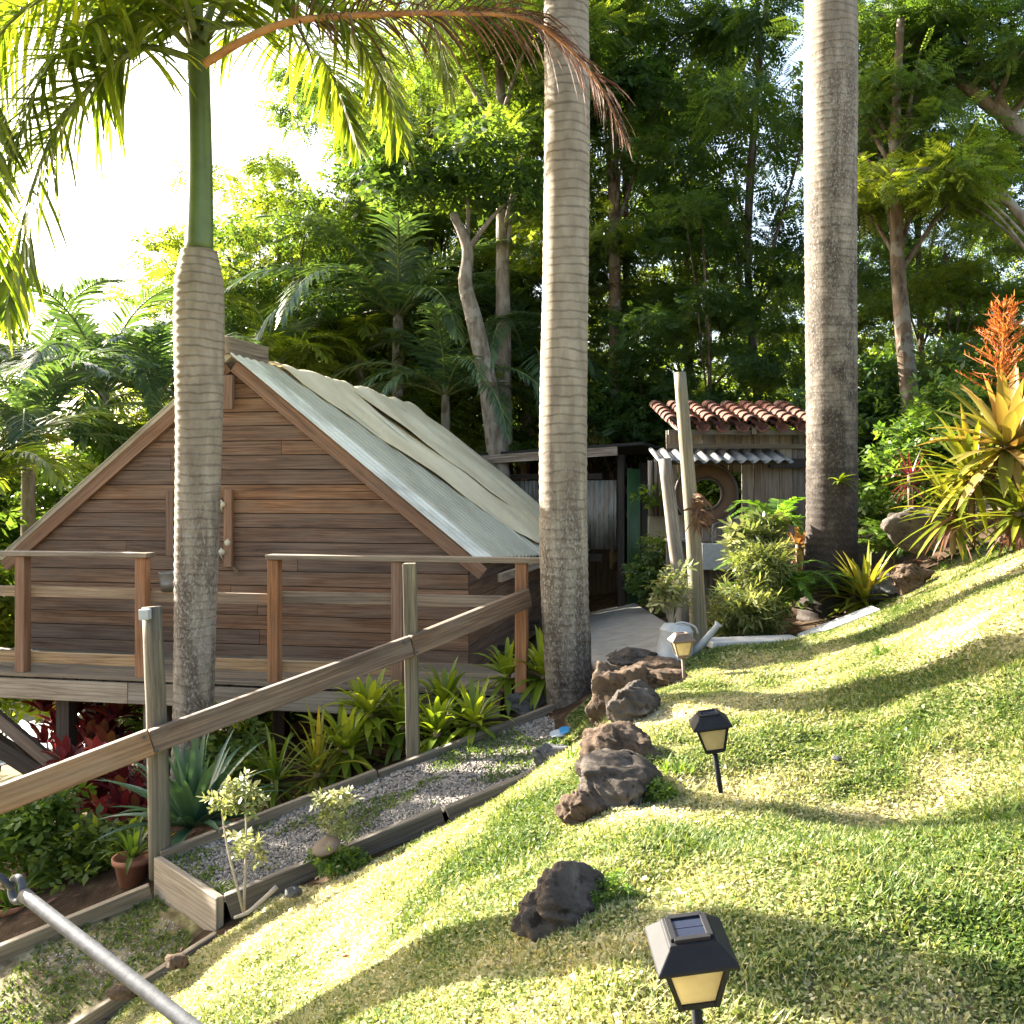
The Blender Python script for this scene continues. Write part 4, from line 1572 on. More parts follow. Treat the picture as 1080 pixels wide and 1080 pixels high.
lp0, lp1 = P(739, 700, 6.95), P(717, 393, 7.05)
pst = thing('leaning_post', 'tall pale round post leaning beside the watering can', 'post', lp0)
mb = MB()
mb.tube(spline([lp0 - (0, 0, .1), lp0 * .6 + lp1 * .4 + (.012, 0, 0), lp1], 20), list(np.linspace(.068, .045, 21)), 16, wob=.02)
mb.build('log', M['post_log'], pst)
hc = P(734, 533, 6.93)
hk = thing('dry_husk', 'dry brown palm husk tied to the tall leaning post', 'husk', hc)
mb = MB()
for i in range(60):
    o = np.array([random.uniform(-.035, .05), random.uniform(-.045, -.01), random.uniform(-.12, .1)])
    mb.strip(hc + o, (random.uniform(-.6, .8), -.3, random.uniform(-1.2, .15)), (0, -1, .2), random.uniform(.06, .17), random.uniform(.012, .03), .8, 4, .5, [.6, 1, .8, .4, .05])
mb.build('fibres', M['husk'], hk)
sp0, sp1 = P(720, 640, 8.1), P(701, 484, 8.2)
mb = MB()
mb.tube(spline([sp0 - (0, 0, .4), sp0, (sp0 + sp1) / 2, sp1], 12), list(np.linspace(.065, .055, 13)), 14, wob=.03)
tag(mb.build('short_post', M['hut_wood'], None, sp0), 'shorter grey post under the corner of the corrugated awning', 'post')

# ------------------------------------------------------------------ tiled hut with wash basin
hutb = np.array([2.7, 10.6, .3])
hut = thing('wash_hut', 'small plank wash hut with a red clay tile roof', 'hut', hutb)
mb = MB()
x = 1.72
hx, hz, hh_ = 2.20, 1.59, .24
while x < 3.35:
    w = random.uniform(.11, .17)
    yj = 10.6 + random.uniform(0, .008)
    if x + w > hx - hh_ and x < hx + hh_:
        mb.box((x + w / 2, yj, (.1 + hz - hh_) / 2), w - .006, .022, hz - hh_ - .1)
        mb.box((x + w / 2, yj, (hz + hh_ + 2.3) / 2), w - .006, .022, 2.3 - hz - hh_)
    else:
        mb.box((x + w / 2, yj, 1.2), w - .006, .022, 2.2)
    x += w
mb.build('plank_wall', M['hut_wood'], hut)
mb = MB()
mb.beam((1.7, 10.32, 2.26), (3.45, 10.32, 2.26), .05, .05)
mb.beam((1.72, 10.57, 2.12), (3.45, 10.57, 2.12), .04, .05)
for x in (1.85, 2.62, 3.3):
    mb.beam((x, 10.25, 2.27), (x, 11.6, 2.56), .05, .07)
mb.build('roof_timbers', M['grey_wood'], hut)
mb = MB()
n_c, rows = 8, 6
for j in range(rows):
    t0, t1 = j / rows, (j + 1.25) / rows
    for i in range(n_c):
        x = 1.74 + i * .215
        for conc in (0, 1):
            xx = x + conc * .107
            a_ = np.array([xx, 10.22 + 1.3 * t0, 2.33 + .31 * t0 + (0.0 if conc else .035)])
            b_ = np.array([xx + random.uniform(-.008, .008), 10.22 + 1.3 * t1, 2.33 + .31 * t1 + (-.02 if conc else .02)])
            vs, fs = [], []
            m_ = 8
            for e, rr in ((a_, .078), (b_, .062)):
                for q in range(m_ + 1):
                    an = math.pi * q / m_
                    s_ = -1 if conc else 1
                    vs.append((e[0] + math.cos(an) * rr, e[1], e[2] + s_ * math.sin(an) * rr * .95))
            for e, rr in ((a_, .062), (b_, .048)):
                for q in range(m_ + 1):
                    an = math.pi * q / m_
                    s_ = -1 if conc else 1
                    vs.append((e[0] + math.cos(an) * rr, e[1], e[2] + s_ * math.sin(an) * rr * .95))
            k = m_ + 1
            for q in range(m_):
                fs += [(q, q + 1, k + q + 1, k + q), (2 * k + q, 3 * k + q, 3 * k + q + 1, 2 * k + q + 1), (q, 2 * k + q, 2 * k + q + 1, q + 1)]
            mb.add(vs, fs, None, random.random(), None, False)
mb.build('tiled_roof', M['tile'], hut)


def corr_sheet(o, u, v, nw, amp, seg=8, seg2=1):
    """Corrugated sheet: corner o, waves along u, ribs along v."""
    o, u, v = np.asarray(o, float), np.asarray(u, float), np.asarray(v, float)
    nrm = np.cross(u, v)
    nrm /= np.linalg.norm(nrm)
    n = nw * seg
    vs, fs = [], []
    for i in range(n + 1):
        w = nrm * (amp * math.sin(2 * math.pi * i / seg))
        vs += [o + u * (i / n) + w, o + u * (i / n) + v + w]
    for i in range(n):
        fs.append((2 * i, 2 * i + 2, 2 * i + 3, 2 * i + 1))
    return vs, fs


mb = MB()
vs, fs = corr_sheet((1.52, 9.88, 1.93), (1.42, 0, 0), (0, .72, .16), 11, .02)
mb.add(vs, fs, None, .5, None, True)
aw = mb.build('awning', M['galv'], hut)
s_ = aw.modifiers.new('thick', 'SOLIDIFY')
s_.thickness = .003
mb = MB()
mb.beam((1.55, 9.98, 1.92), (2.92, 9.98, 1.92), .04, .04)
mb.build('awning_batten', M['dark_wood'], hut)
mb = MB()
mb.box((3.15, 10.5, 1.93), .6, .06, .1)
mb.build('cross_beam', M['dark_wood'], hut)
# round wall mirror, built as an open ring with a bush for its reflection
pf = thing('round_frame', 'round dark wooden frame with a porthole opening on the hut wall', 'frame', (2.16, 10.55, 1.59))
Rx = Matrix.Rotation(math.pi / 2, 3, 'X')
mb = MB()
mb.lathe([(.17, -.03), (.35, -.03), (.355, 0), (.35, .03), (.17, .03), (.165, 0), (.17, -.03)], (2.16, 10.555, 1.59), 48, Rx, .3)
mb.build('board', M['red_wood'], pf)
mb = MB()
mb.lathe([(.33, 0), (.345, .015), (.36, 0), (.345, -.015), (.33, 0)], (2.16, 10.52, 1.59), 48, Rx)
mb.build('outer_rim', M['hut_wood'], pf)
mb = MB()
mb.lathe([(.158, 0), (.172, .018), (.19, 0), (.172, -.018), (.158, 0)], (2.16, 10.52, 1.59), 40, Rx)
mb.build('inner_rim', M['edging_wood'], pf)
sk = thing('wash_basin', 'white rectangular wash basin under the porthole frame', 'basin', (2.2, 10.3, .76))
mb = MB()
for c_, sx, sy, sz in (((2.2, 10.12, .92), .34, .03, .28), ((2.2, 10.45, .92), .34, .03, .28), ((2.045, 10.285, .92), .03, .30, .28), ((2.355, 10.285, .92), .03, .30, .28), ((2.2, 10.285, .795), .28, .30, .03)):
    mb.box(c_, sx, sy, sz)
mb.build('bowl', M['can_white'], sk, bevel=.006)
mb = MB()
mb.tube(spline([(2.34, 10.48, 1.08), (2.34, 10.46, 1.24), (2.3, 10.42, 1.27), (2.22, 10.36, 1.26), (2.19, 10.33, 1.22), (2.185, 10.33, 1.02)], 20), .014, 10)
mb.lathe([(.001, 0), (.03, 0), (.03, .12), (.02, .14), (.001, .14)], (2.36, 10.5, 1.08), 12)
mb.build('tap', M['galv'], sk)
mb = MB()
mb.box((2.2, 10.47, 1.085), 1.0, .2, .03)
mb.build('counter', M['hut_wood'], sk, bevel=.004)
mb = MB()
for x in (1.78, 2.0, 2.42):
    mb.beam((x, 10.4, .1), (x, 10.4, 1.07), .06, .06, (0, 1, 0))
mb.build('trestle', M['dark_wood'], sk)

# fence and cream wall between shed and hut
mb = MB()
x = 1.80
while x < 2.3:
    w = random.uniform(.05, .08)
    mb.tube([(x, 12.3, 1.3), (x + random.uniform(-.01, .01), 12.3, 2.0 + random.uniform(-.06, .06))], w / 2, 8)
    x += w
tag(mb.build('bamboo_screen', M['hut_wood'], None, (1.9, 12.3, 1.3)), 'brown bamboo screen between the dark shed and the wash hut', 'screen')
mb = MB()
mb.box((2.05, 12.4, .55), .54, .1, 1.5)
tag(mb.build('cream_wall', M['cream'], None, (1.95, 12.4, -.2), .01), 'low cream wall panel behind the posts by the wash hut', 'wall')

# ------------------------------------------------------------------ dark shed
SX = Matrix.Translation((1.56, 13.35, 0)) @ Matrix.Rotation(math.radians(-20), 4, 'Z')
sg = -.25
shed = thing('shed', 'dark open shed of corrugated panels with a green side sheet', 'shed', SX @ Vector((-1.1, 1, sg)), math.radians(-20))
mb = MB(SX)
mb.add([(-2.45, -.3, 2.12), (.35, -.3, 2.26), (.45, 2.4, 2.2), (-2.45, 2.4, 2.1), (-2.45, -.3, 2.16), (.35, -.3, 2.30), (.45, 2.4, 2.24), (-2.45, 2.4, 2.14)],
       [(3, 2, 1, 0), (4, 5, 6, 7), (0, 1, 5, 4), (1, 2, 6, 5), (2, 3, 7, 6), (3, 0, 4, 7)])
mb.build('roof', M['tar'], shed)
mb = MB(SX)
mb.beam((-2.45, -.32, 2.06), (.0, -.32, 2.18), .05, .12)
mb.build('roof_beam', M['hut_wood'], shed)
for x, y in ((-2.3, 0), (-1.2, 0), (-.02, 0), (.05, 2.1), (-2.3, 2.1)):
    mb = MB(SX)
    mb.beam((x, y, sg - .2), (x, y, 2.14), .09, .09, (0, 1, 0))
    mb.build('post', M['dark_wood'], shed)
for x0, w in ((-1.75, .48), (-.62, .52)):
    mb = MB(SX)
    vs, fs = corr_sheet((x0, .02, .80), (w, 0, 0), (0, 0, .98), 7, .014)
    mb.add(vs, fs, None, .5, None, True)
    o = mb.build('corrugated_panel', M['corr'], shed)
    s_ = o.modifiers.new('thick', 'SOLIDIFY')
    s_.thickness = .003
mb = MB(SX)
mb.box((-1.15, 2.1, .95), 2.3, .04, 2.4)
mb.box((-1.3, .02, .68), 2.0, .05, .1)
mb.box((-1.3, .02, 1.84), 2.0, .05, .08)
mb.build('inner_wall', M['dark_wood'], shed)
mb = MB(SX)
vs, fs = corr_sheet((.06, .02, sg), (.05, .62, 0), (0, 0, 2.2), 6, .012)
mb.add(vs, fs, None, .5, None, True)
o = mb.build('green_sheet', M['green_sheet'], shed)
s_ = o.modifiers.new('thick', 'SOLIDIFY')
s_.thickness = .003
mb = MB(SX)
mb.box((.09, 1.4, .9), .04, 1.3, 2.3)
mb.build('side_boards', M['dark_wood'], shed)

# pale roof low on the slope at left
lr = thing('metal_roof', 'white metal roof of a low building below the deck at left', 'roof', P(45, 800, 11.5))
mb = MB()
a_, b_, c_, e_ = P(-120, 752, 13), P(118, 768, 12.4), P(70, 812, 10.2), P(-120, 800, 10.6)
vs, fs = corr_sheet(a_, b_ - a_, c_ - b_, 16, .012, 6)
mb.add(vs, fs, None, .5, None, True)
o = mb.build('sheet', M['white_metal'], lr)
s_ = o.modifiers.new('thick', 'SOLIDIFY')
s_.thickness = .02
mb = MB()
for q in (a_, b_, c_, e_):
    mb.beam(q - (0, 0, 2.5), q - (0, 0, .03), .1, .1, (0, 1, 0))
mb.build('post', M['dark_wood'], lr)

# ------------------------------------------------------------------ plants


def rosette(mb, c, n, L, w, el0, el1, sag, fold=.35, rnd0=.5, rv=.25, seg=6, prof=None, tilt=(0, 0)):
    for i in range(n):
        az = i * 2.39996 + random.uniform(-.3, .3)
        u = (i + .5) / n
        el = math.radians(el0 + (el1 - el0) * u + random.uniform(-8, 8))
        d = Vector((math.cos(az) * math.cos(el) + tilt[0], math.sin(az) * math.cos(el) + tilt[1], math.sin(el)))
        nrm = Vector((-math.cos(az) * math.sin(el), -math.sin(az) * math.sin(el), math.cos(el)))
        mb.strip(Vector(c) + Vector((math.cos(az), math.sin(az), 0)) * w * .4, d, nrm, L * random.uniform(.75, 1.1), w * random.uniform(.85, 1.15),
                 sag * random.uniform(.7, 1.3), seg, fold, prof or [.75, .95, 1, .95, .8, .5, .04], min(1, max(0, random.gauss(rnd0, rv))), 1.5)


def bromeliad(label, c, n, L, w, mat, el=(18, 80), sag=.9, rnd0=.5, group=None, tilt=(0, 0), name='bromeliad', rv=.22):
    t = thing(name, label, 'bromeliad' if name == 'bromeliad' else 'plant', c, 0, group)
    mb = MB()
    rosette(mb, c, n, L, w, el[0], el[1], sag, rnd0=rnd0, rv=rv, tilt=tilt)
    rosette(mb, np.asarray(c) - (0, 0, .03), int(n * .8), L * .9, w, -55, 15, sag * .8, rnd0=rnd0 * .6, rv=rv, tilt=tilt)
    mb.build('leaves', M[mat], t)
    mb = MB()
    mb.tube([np.asarray(c) - (0, 0, .3), np.asarray(c) + (0, 0, .04)], [.022, .028], 8)
    mb.build('stem', M['stem_brown'], t)
    mb = MB()
    rosette(mb, np.asarray(c) - (0, 0, .06), 9, L * .7, w * .7, -75, -30, .4)
    mb.build('dead_leaves', M['dead_leaf'], t)
    return t


def g0(px, py, d, up_=.02):
    p = P(px, py, d)
    return p


GB = 'bromeliads planted along the gravel path'
for lab, px, py, d, n, L, w, r in (
        ('lime bromeliad at the top of the bed beside the middle palm', 574, 712, 6.85, 30, .36, .055, .55),
        ('upright lime bromeliad left of the topmost one', 535, 712, 6.95, 20, .30, .05, .5),
        ('pale lime bromeliad against the path timber right of the square post', 500, 762, 6.35, 30, .32, .05, .7),
        ('green bromeliad hanging over the path timber beside the square post', 461, 772, 6.35, 26, .30, .05, .45),
        ('tall yellow green bromeliad raised behind the handrail', 390, 752, 6.75, 30, .36, .06, .75),
        ('wide yellow green bromeliad under the deck edge left of square post', 365, 790, 6.6, 28, .40, .06, .6),
        ('lime bromeliad half hidden behind the square post', 425, 765, 6.75, 26, .36, .055, .55),
        ('deep green bromeliad beneath the deck right of square post', 470, 742, 6.85, 26, .36, .05, .4)):
    bromeliad(lab, P(px, py, d), n, L, w, 'brom_lime', rnd0=r, group=GB)
t = bromeliad('long leaved yellow striped clump spilling beside the support post', P(335, 815, 6.45), 26, .5, .03, 'brom_gold', (25, 85), .8, .25, GB)
bromeliad('dark grassy leaved clump left of the yellow striped clump', P(290, 825, 6.3), 26, .42, .03, 'brom_lime', (20, 80), .9, .08, GB)
bromeliad('golden bromeliad with upright tips at the foot of the stained palm', P(913, 632, 7.6), 30, .46, .05, 'brom_gold', (20, 85), .6, .4)
bromeliad('drooping gold bromeliad low beside the rocks', P(900, 628, 7.8), 12, .45, .045, 'brom_gold', (-5, 40), .8, .2)
GC = 'copper bromeliads on the bank at right'
for lab, px, py, d, n, L, w, m_, r, el in (
        ('huge copper bromeliad with an orange flower spike at the right edge', 1062, 470, 6.5, 30, .66, .085, 'brom_copper', .5, (5, 80)),
        ('olive gold bromeliad leaning below the huge copper one', 1025, 500, 6.7, 34, .56, .05, 'brom_gold', .15, (-5, 80)),
        ('yellow green bromeliad at the lower left of the bank clump', 1005, 540, 6.8, 26, .46, .045, 'brom_gold', .1, (-10, 75)),
        ('green gold bromeliad low at the right edge', 1075, 540, 6.3, 26, .46, .045, 'brom_gold', .1, (-10, 75))):
    t = bromeliad(lab, P(px, py, d), n, L, w, m_, el, .55, r, GC, tilt=(-.12, -.1))
    if 'huge' in lab:
        mb = MB()
        b0 = P(1056, 440, 6.45)
        mb.tube([P(1062, 470, 6.5), b0, b0 + (.02, 0, .78)], [.02, .016, .006], 8)
        for i in range(58):
            f = random.random() ** .8
            p = b0 + np.array([.02 * f, 0, .12 + .62 * f])
            az = random.random() * 6.28
            e = math.radians(random.uniform(15, 60))
            L = .30 * (1.1 - .75 * f) * random.uniform(.6, 1.2)
            d_ = np.array([math.cos(az) * math.cos(e), math.sin(az) * math.cos(e), math.sin(e)])
            q = p + d_ * L
            mb.tube([p, (p + q) / 2 + (0, 0, .01), q], [.004, .003, .0015], 5, rnd=random.random())
            for k in range(7):
                s_ = p + d_ * L * (.35 + .1 * k)
                e2 = d_ * .6 + np.array([random.gauss(0, .5), random.gauss(0, .5), .35])
                mb.strip(s_, e2, (0, -1, .2), random.uniform(.025, .05), .007, 0, 2, 0, [1, .8, .2], random.random())
        mb.build('flower_spike', M['orange_spike'], t)
mb = MB()
c0 = P(1055, 555, 6.9)
for i in range(26):
    az = random.uniform(0, 6.28)
    mb.strip(c0 + np.array([random.uniform(-.3, .3), random.uniform(-.2, .1), .1]), (math.cos(az), -.4, random.uniform(-.9, .2)), (0, -.7, .7), random.uniform(.3, .55), .025, .9, 5)
tag(mb.build('dead_leaves', M['dead_leaf'], None, c0), 'straw coloured dead leaves hanging under the copper bromeliads', 'dead leaves')

# agave
ag = thing('agave', 'large blue green agave in front of the slanted palm', 'agave', P(203, 880, 6.0))
mb = MB()
rosette(mb, P(203, 872, 6.0), 46, .66, .075, 5, 86, .55, .5, .45, .25, 7, [.6, .85, 1, .95, .75, .4, .03])
mb.build('leaves', M['agave'], ag)


def leafy(name, label, cat, base, clumps, radii, per, size, kind, mat, seed, stem='stem_brown', stems=5, group=None, flat=.8, sr=.012, droop=.2):
    t = thing(name, label, cat, base, 0, group)
    V, Q, r = leaf_cloud(clumps, radii, per, size, kind, seed, flat, droop)
    V = V - np.asarray(base)
    np_mesh('foliage', V, Q, M[mat], r, t)
    mb = MB()
    cl = np.asarray(clumps, float)
    for i in range(min(stems, len(cl))):
        q = cl[i * max(1, len(cl) // stems) % len(cl)]
        b = np.asarray(base, float)
        mb.tube(spline([b - (0, 0, .05), b * .5 + q * .5 + (random.uniform(-.05, .05), 0, .03), q], 6), list(np.linspace(sr, sr * .4, 7)), 6)
    mb.build('stem', M[stem], t)
    return t


def around(c, n, rad, seed):
    g = np.random.default_rng(seed)
    o = g.normal(size=(n, 3))
    o /= np.linalg.norm(o, axis=1, keepdims=True)
    return np.asarray(c) + o * (g.random((n, 1)) ** .5) * np.asarray(rad)


leafy('variegated_shrub', 'young cream variegated shrub at the lower corner of the gravel path', 'shrub', P(257, 952, 4.7), np.vstack([around(P(252, 842, 4.7), 9, (.10, .09, .10), 1), around(P(262, 890, 4.7), 3, (.07, .06, .06), 2)]), [.05] * 12, 9, .065, 'broad', 'varieg', 11, 'stem_pale', 2, 'young variegated shrubs along the path', sr=.008)
leafy('variegated_shrub', 'smaller cream variegated shrub beside the pale log slice', 'shrub', P(352, 895, 4.95), np.vstack([around(P(350, 838, 4.95), 7, (.06, .06, .07), 3), around(P(352, 868, 4.95), 3, (.03, .04, .05), 4)]), [.042] * 10, 8, .058, 'broad', 'varieg', 12, 'stem_pale', 2, 'young variegated shrubs along the path', sr=.007)
leafy('ground_herb', 'dark green herb patch at the foot of the smaller variegated shrub', 'plant', P(362, 912, 4.85), around(P(362, 905, 4.85), 12, (.16, .10, .03), 5), [.05] * 12, 14, .05, 'broad', 'leaf_bright', 13, stems=3, sr=.004)
leafy('ground_herb', 'small weed tuft beside the wrapper at the palm foot', 'plant', P(590, 795, 5.6), around(P(590, 788, 5.6), 6, (.07, .06, .04), 6), [.04] * 6, 10, .045, 'broad', 'leaf_bright', 14, stems=3, sr=.004)
leafy('clover_patch', 'bright clover growing on the right side of the craggy rock', 'plant', hit(700, 842), around(hit(700, 842) + (0, 0, .04), 9, (.07, .05, .05), 7), [.035] * 9, 16, .03, 'broad', 'leaf_bright', 15, stems=3, sr=.003)
leafy('clover_patch', 'clover tuft at the right foot of the lowest lawn rock', 'plant', hit(640, 950), around(hit(640, 950) + (0, 0, .03), 8, (.06, .05, .03), 17), [.03] * 8, 14, .025, 'broad', 'leaf_bright', 25, stems=3, sr=.003)
leafy('cream_shrub', 'cream leaved shrub growing behind the watering can', 'shrub', P(708, 655, 6.75), around(P(706, 622, 6.75), 11, (.13, .1, .17), 8), [.05] * 11, 7, .10, 'broad', 'varieg', 16, 'stem_pale', 8, sr=.007)
leafy('feathery_shrub', 'tall feathery olive shrub behind the leaning post', 'shrub', P(785, 685, 7.5), np.vstack([around(P(789, 650, 7.5), 26, (.23, .22, .2), 9), around(P(803, 590, 7.7), 10, (.13, .2, .2), 10)]), [.10] * 36, 26, .17, 'narrow', 'olive_leaf', 17, stems=9, sr=.01)
leafy('whorled_shrub', 'pale leaved whorled shrub rising above the feathery shrub', 'shrub', P(790, 650, 8.2), around(P(800, 565, 8.2), 16, (.17, .2, .27), 11), [.08] * 16, 12, .17, 'broad', 'varieg', 18, stems=8, sr=.01, flat=.6, droop=.0)
t = thing('fern_clump', 'bright green ferns between the olive shrub and stained palm', 'fern', P(825, 660, 7.8))
for i in range(22):
    mb = MB()
    frond(mb, arch(P(825 + random.uniform(-20, 20), 650 + random.uniform(-40, 5), 7.75), i * 2.4, random.uniform(.45, .75), math.radians(random.uniform(40, 80)), math.radians(110)), .006, 26, .11, .028, .25, 1.25, .1, .1, .5, .25, seg=3)
    mb.build('frond', [M['rachis_green'], M['fern']], t)
for lab, px, py, d, L, m_ in (('broad fern hanging at the hut wall behind whorled shrub', 820, 560, 9.0, .7, 'fern'), ('dark fern clump in the shade right of stained palm', 945, 590, 8.4, .8, 'leaf_bright'), ('shaded fern below the big copper bromeliad', 985, 580, 7.8, .5, 'leaf_dark')):
    t = thing('fern_clump', lab, 'fern', P(px, py, d))
    for i in range(14):
        mb = MB()
        frond(mb, arch(P(px, py, d), i * 2.4, L * random.uniform(.7, 1.1), math.radians(random.uniform(35, 80)), math.radians(105)), .006, 26, L * .17, .03, .3, 1.2, .1, .1, .5, .25, seg=3)
        mb.build('frond', [M['rachis_green'], M[m_]], t)
bromeliad('red and yellow leaved bromeliad beside the stained palm at the hut', P(842, 575, 8.6), 12, .26, .05, 'brom_copper', (10, 70), .5, .95)
bromeliad('pinkish red spiky bromeliad below the bright bush on the bank', P(960, 503, 8.6), 22, .3, .02, 'croton', (0, 70), .4, .4)
# red foliage below the deck
for lab, px, py, d, n in (('dark red croton below the diagonal deck brace', 112, 775, 7.9, 14), ('crimson ti plant below the deck at the black post', 95, 820, 7.2, 12), ('red leaved croton left under the deck', 62, 770, 8.2, 9), ('maroon ti plant growing beside the flower pots', 120, 835, 6.9, 8)):
    t = thing('croton', lab, 'shrub', P(px, py + 60, d), 0, 'red leaved plants under the deck')
    mb = MB()
    for k in range(n):
        c = P(px + random.uniform(-26, 26), py + random.uniform(-22, 30), d + random.uniform(-.25, .25))
        rosette(mb, c, 11, .24, .07, 0, 75, .7, .3, random.uniform(.25, .7), .22, 4, [.3, .8, 1, .8, .05])
    mb.build('leaves', M['croton'], t)
    mb = MB()
    for k in range(5):
        mb.tube([P(px, py + 90, d), P(px + random.uniform(-25, 25), py, d)], [.012, .008], 6)
    mb.build('stem', M['stem_brown'], t)
for lab, px, py, d, ex, n, m_, kd, sz in (
        ('leafy green shrub at the left edge below the handrail', 30, 870, 6.3, (.40, .3, .26), 26, 'leaf_bright', 'broad', .13),
        ('low green plants around the flower pots at left', 95, 900, 6.2, (.4, .3, .16), 24, 'leaf_tree', 'broad', .12),
        ('sunlit yellow green bush seen through under the deck', 310, 770, 10.2, (1.0, .5, .55), 40, 'leaf_bright', 'broad', .16),
        ('bright low bush beyond the deck posts at left', 190, 760, 10.5, (1.2, .5, .5), 36, 'leaf_bright', 'broad', .16),
        ('leafy green plant between agave and slanted palm', 245, 800, 6.9, (.25, .2, .3), 16, 'leaf_tree', 'broad', .12)):
    b = P(px, py, d)
    b[2] = h(b[0], b[1])
    leafy('garden_shrub', lab, 'shrub', b, around(P(px, py, d), n, ex, px), [.14] * n, 14, sz, kd, m_, px + 3, stems=8)
# pots
for lab, px, py, d, s_ in (('terracotta pot at the left edge holding green plants', 12, 985, 5.9, 1.0), ('round terracotta pot beside the log post', 140, 932, 5.8, .8)):
    c = P(px, py, d)
    t = thing('flower_pot', lab, 'pot', c, 0, 'terracotta flower pots')
    mb = MB()
    mb.lathe([(.001, 0), (.10 * s_, 0), (.135 * s_, .17 * s_), (.15 * s_, .17 * s_), (.152 * s_, .21 * s_), (.135 * s_, .21 * s_), (.125 * s_, .15 * s_), (.001, .15 * s_)], c, 28)
    mb.build('pot', M['terracotta'], t)
    pl = thing('potted_plant', 'bright green plant growing in the ' + ('left edge pot' if px < 50 else 'pot beside the log post'), 'plant', c + (0, 0, .15))
    mb = MB()
    rosette(mb, c + (0, 0, .16), 22, .26, .035, 15, 85, 1.0, .3, .5)
    mb.build('leaves', M['leaf_bright'], pl)

# ------------------------------------------------------------------ trees


def tree(name, label, cat, base, trunk, rad, clumps, radii, per, size, kind, mat, seed, barkm='bark_brown', limbs=14, group=None, flat=.55, n=12):
    t = thing(name, label, cat, base, 0, group)
    V, Q, r = leaf_cloud(clumps, radii, per, size, kind, seed, flat)
    np_mesh('crown', V - np.asarray(base), Q, M[mat], r, t)
    mb = MB()
    c = spline(trunk, 24)
    mb.tube(c, list(np.linspace(rad, rad * .35, 25)), n, wob=.05)
    cl = np.asarray(clumps)
    g = np.random.default_rng(seed)
    for i in g.permutation(len(cl))[:limbs]:
        q = cl[i]
        below = c[c[:, 2] < q[2] - .3]
        p = below[-1] if len(below) else c[len(c) // 2]
        k = max(3, int(len(below) * g.uniform(.55, 1.0))) if len(below) > 3 else 3
        p = below[min(k, len(below) - 1)] if len(below) else p
        m_ = p * .45 + q * .55 + np.array([0, 0, .25 * np.linalg.norm(q - p) * .3])
        mb.tube(spline([p, m_, q], 8), list(np.linspace(rad * .28, rad * .05, 9)), 7, wob=.06)
    mb.build('trunk', M[barkm], t)
    return t


def crown(c, n, rad, seed, shell=.5):
    g = np.random.default_rng(seed)
    o = g.normal(size=(n, 3))
    o /= np.linalg.norm(o, axis=1, keepdims=True)
    return np.asarray(c) + o * (g.random((n, 1)) ** shell) * np.asarray(rad)


# prototypes, ten metres tall
Z0 = np.zeros(3)


def proto(label, kind, mat, seed, rad, ncl, per, size, cz, rz, crad, barkm='bark_brown', flat=.5):
    g = np.random.default_rng(seed)
    tr = [(0, 0, -1), (g.uniform(-.1, .1), 0, 2), (g.uniform(-.3, .3), g.uniform(-.3, .3), 5), (g.uniform(-.5, .5), g.uniform(-.4, .4), cz + rz * .6)]
    return tree('forest_tree', label, 'tree', Z0, tr, .10, crown((0, 0, cz), ncl, (rad, rad, rz), seed), list(g.uniform(.6, 1.1, ncl) * crad), per, size, kind, mat, seed, barkm, 8, flat=flat)


pr = [proto('', 'pinnate', 'leaf_tree', 101, 3.0, 54, 100, .32, 6.2, 4.2, .75, flat=.45),
      proto('', 'broad', 'leaf_dark', 102, 2.8, 46, 84, .18, 6.0, 4.3, .72, flat=.5),
      proto('', 'pinnate', 'leaf_dark', 103, 3.0, 44, 100, .33, 6.4, 4.1, .8, flat=.45),
      proto('', 'broad', 'leaf_tree', 104, 2.7, 44, 76, .18, 6.2, 4.0, .68, flat=.5)]
used = set()
GT = 'forest trees behind the cabin and hut'


def put_tree(k, px, d, top_py, label, wide=1.0, seed=0):
    x = (px - 540) / F * d
    bz = h(x, min(d, 17)) - .2
    topz = EYE - (top_py - HOR) / F * d
    s = (topz - bz) / 10.0
    sc = (s * wide, s * wide, s)
    rz = seed * 1.7
    if k not in used:
        used.add(k)
        o = pr[k]
        o.location = (x, d, bz)
        o.rotation_euler = (0, 0, rz)
        o.scale = sc
        o['label'] = label
        o['group'] = GT
        return o
    return dup(pr[k], (x, d, bz), rz, sc, label, GT)


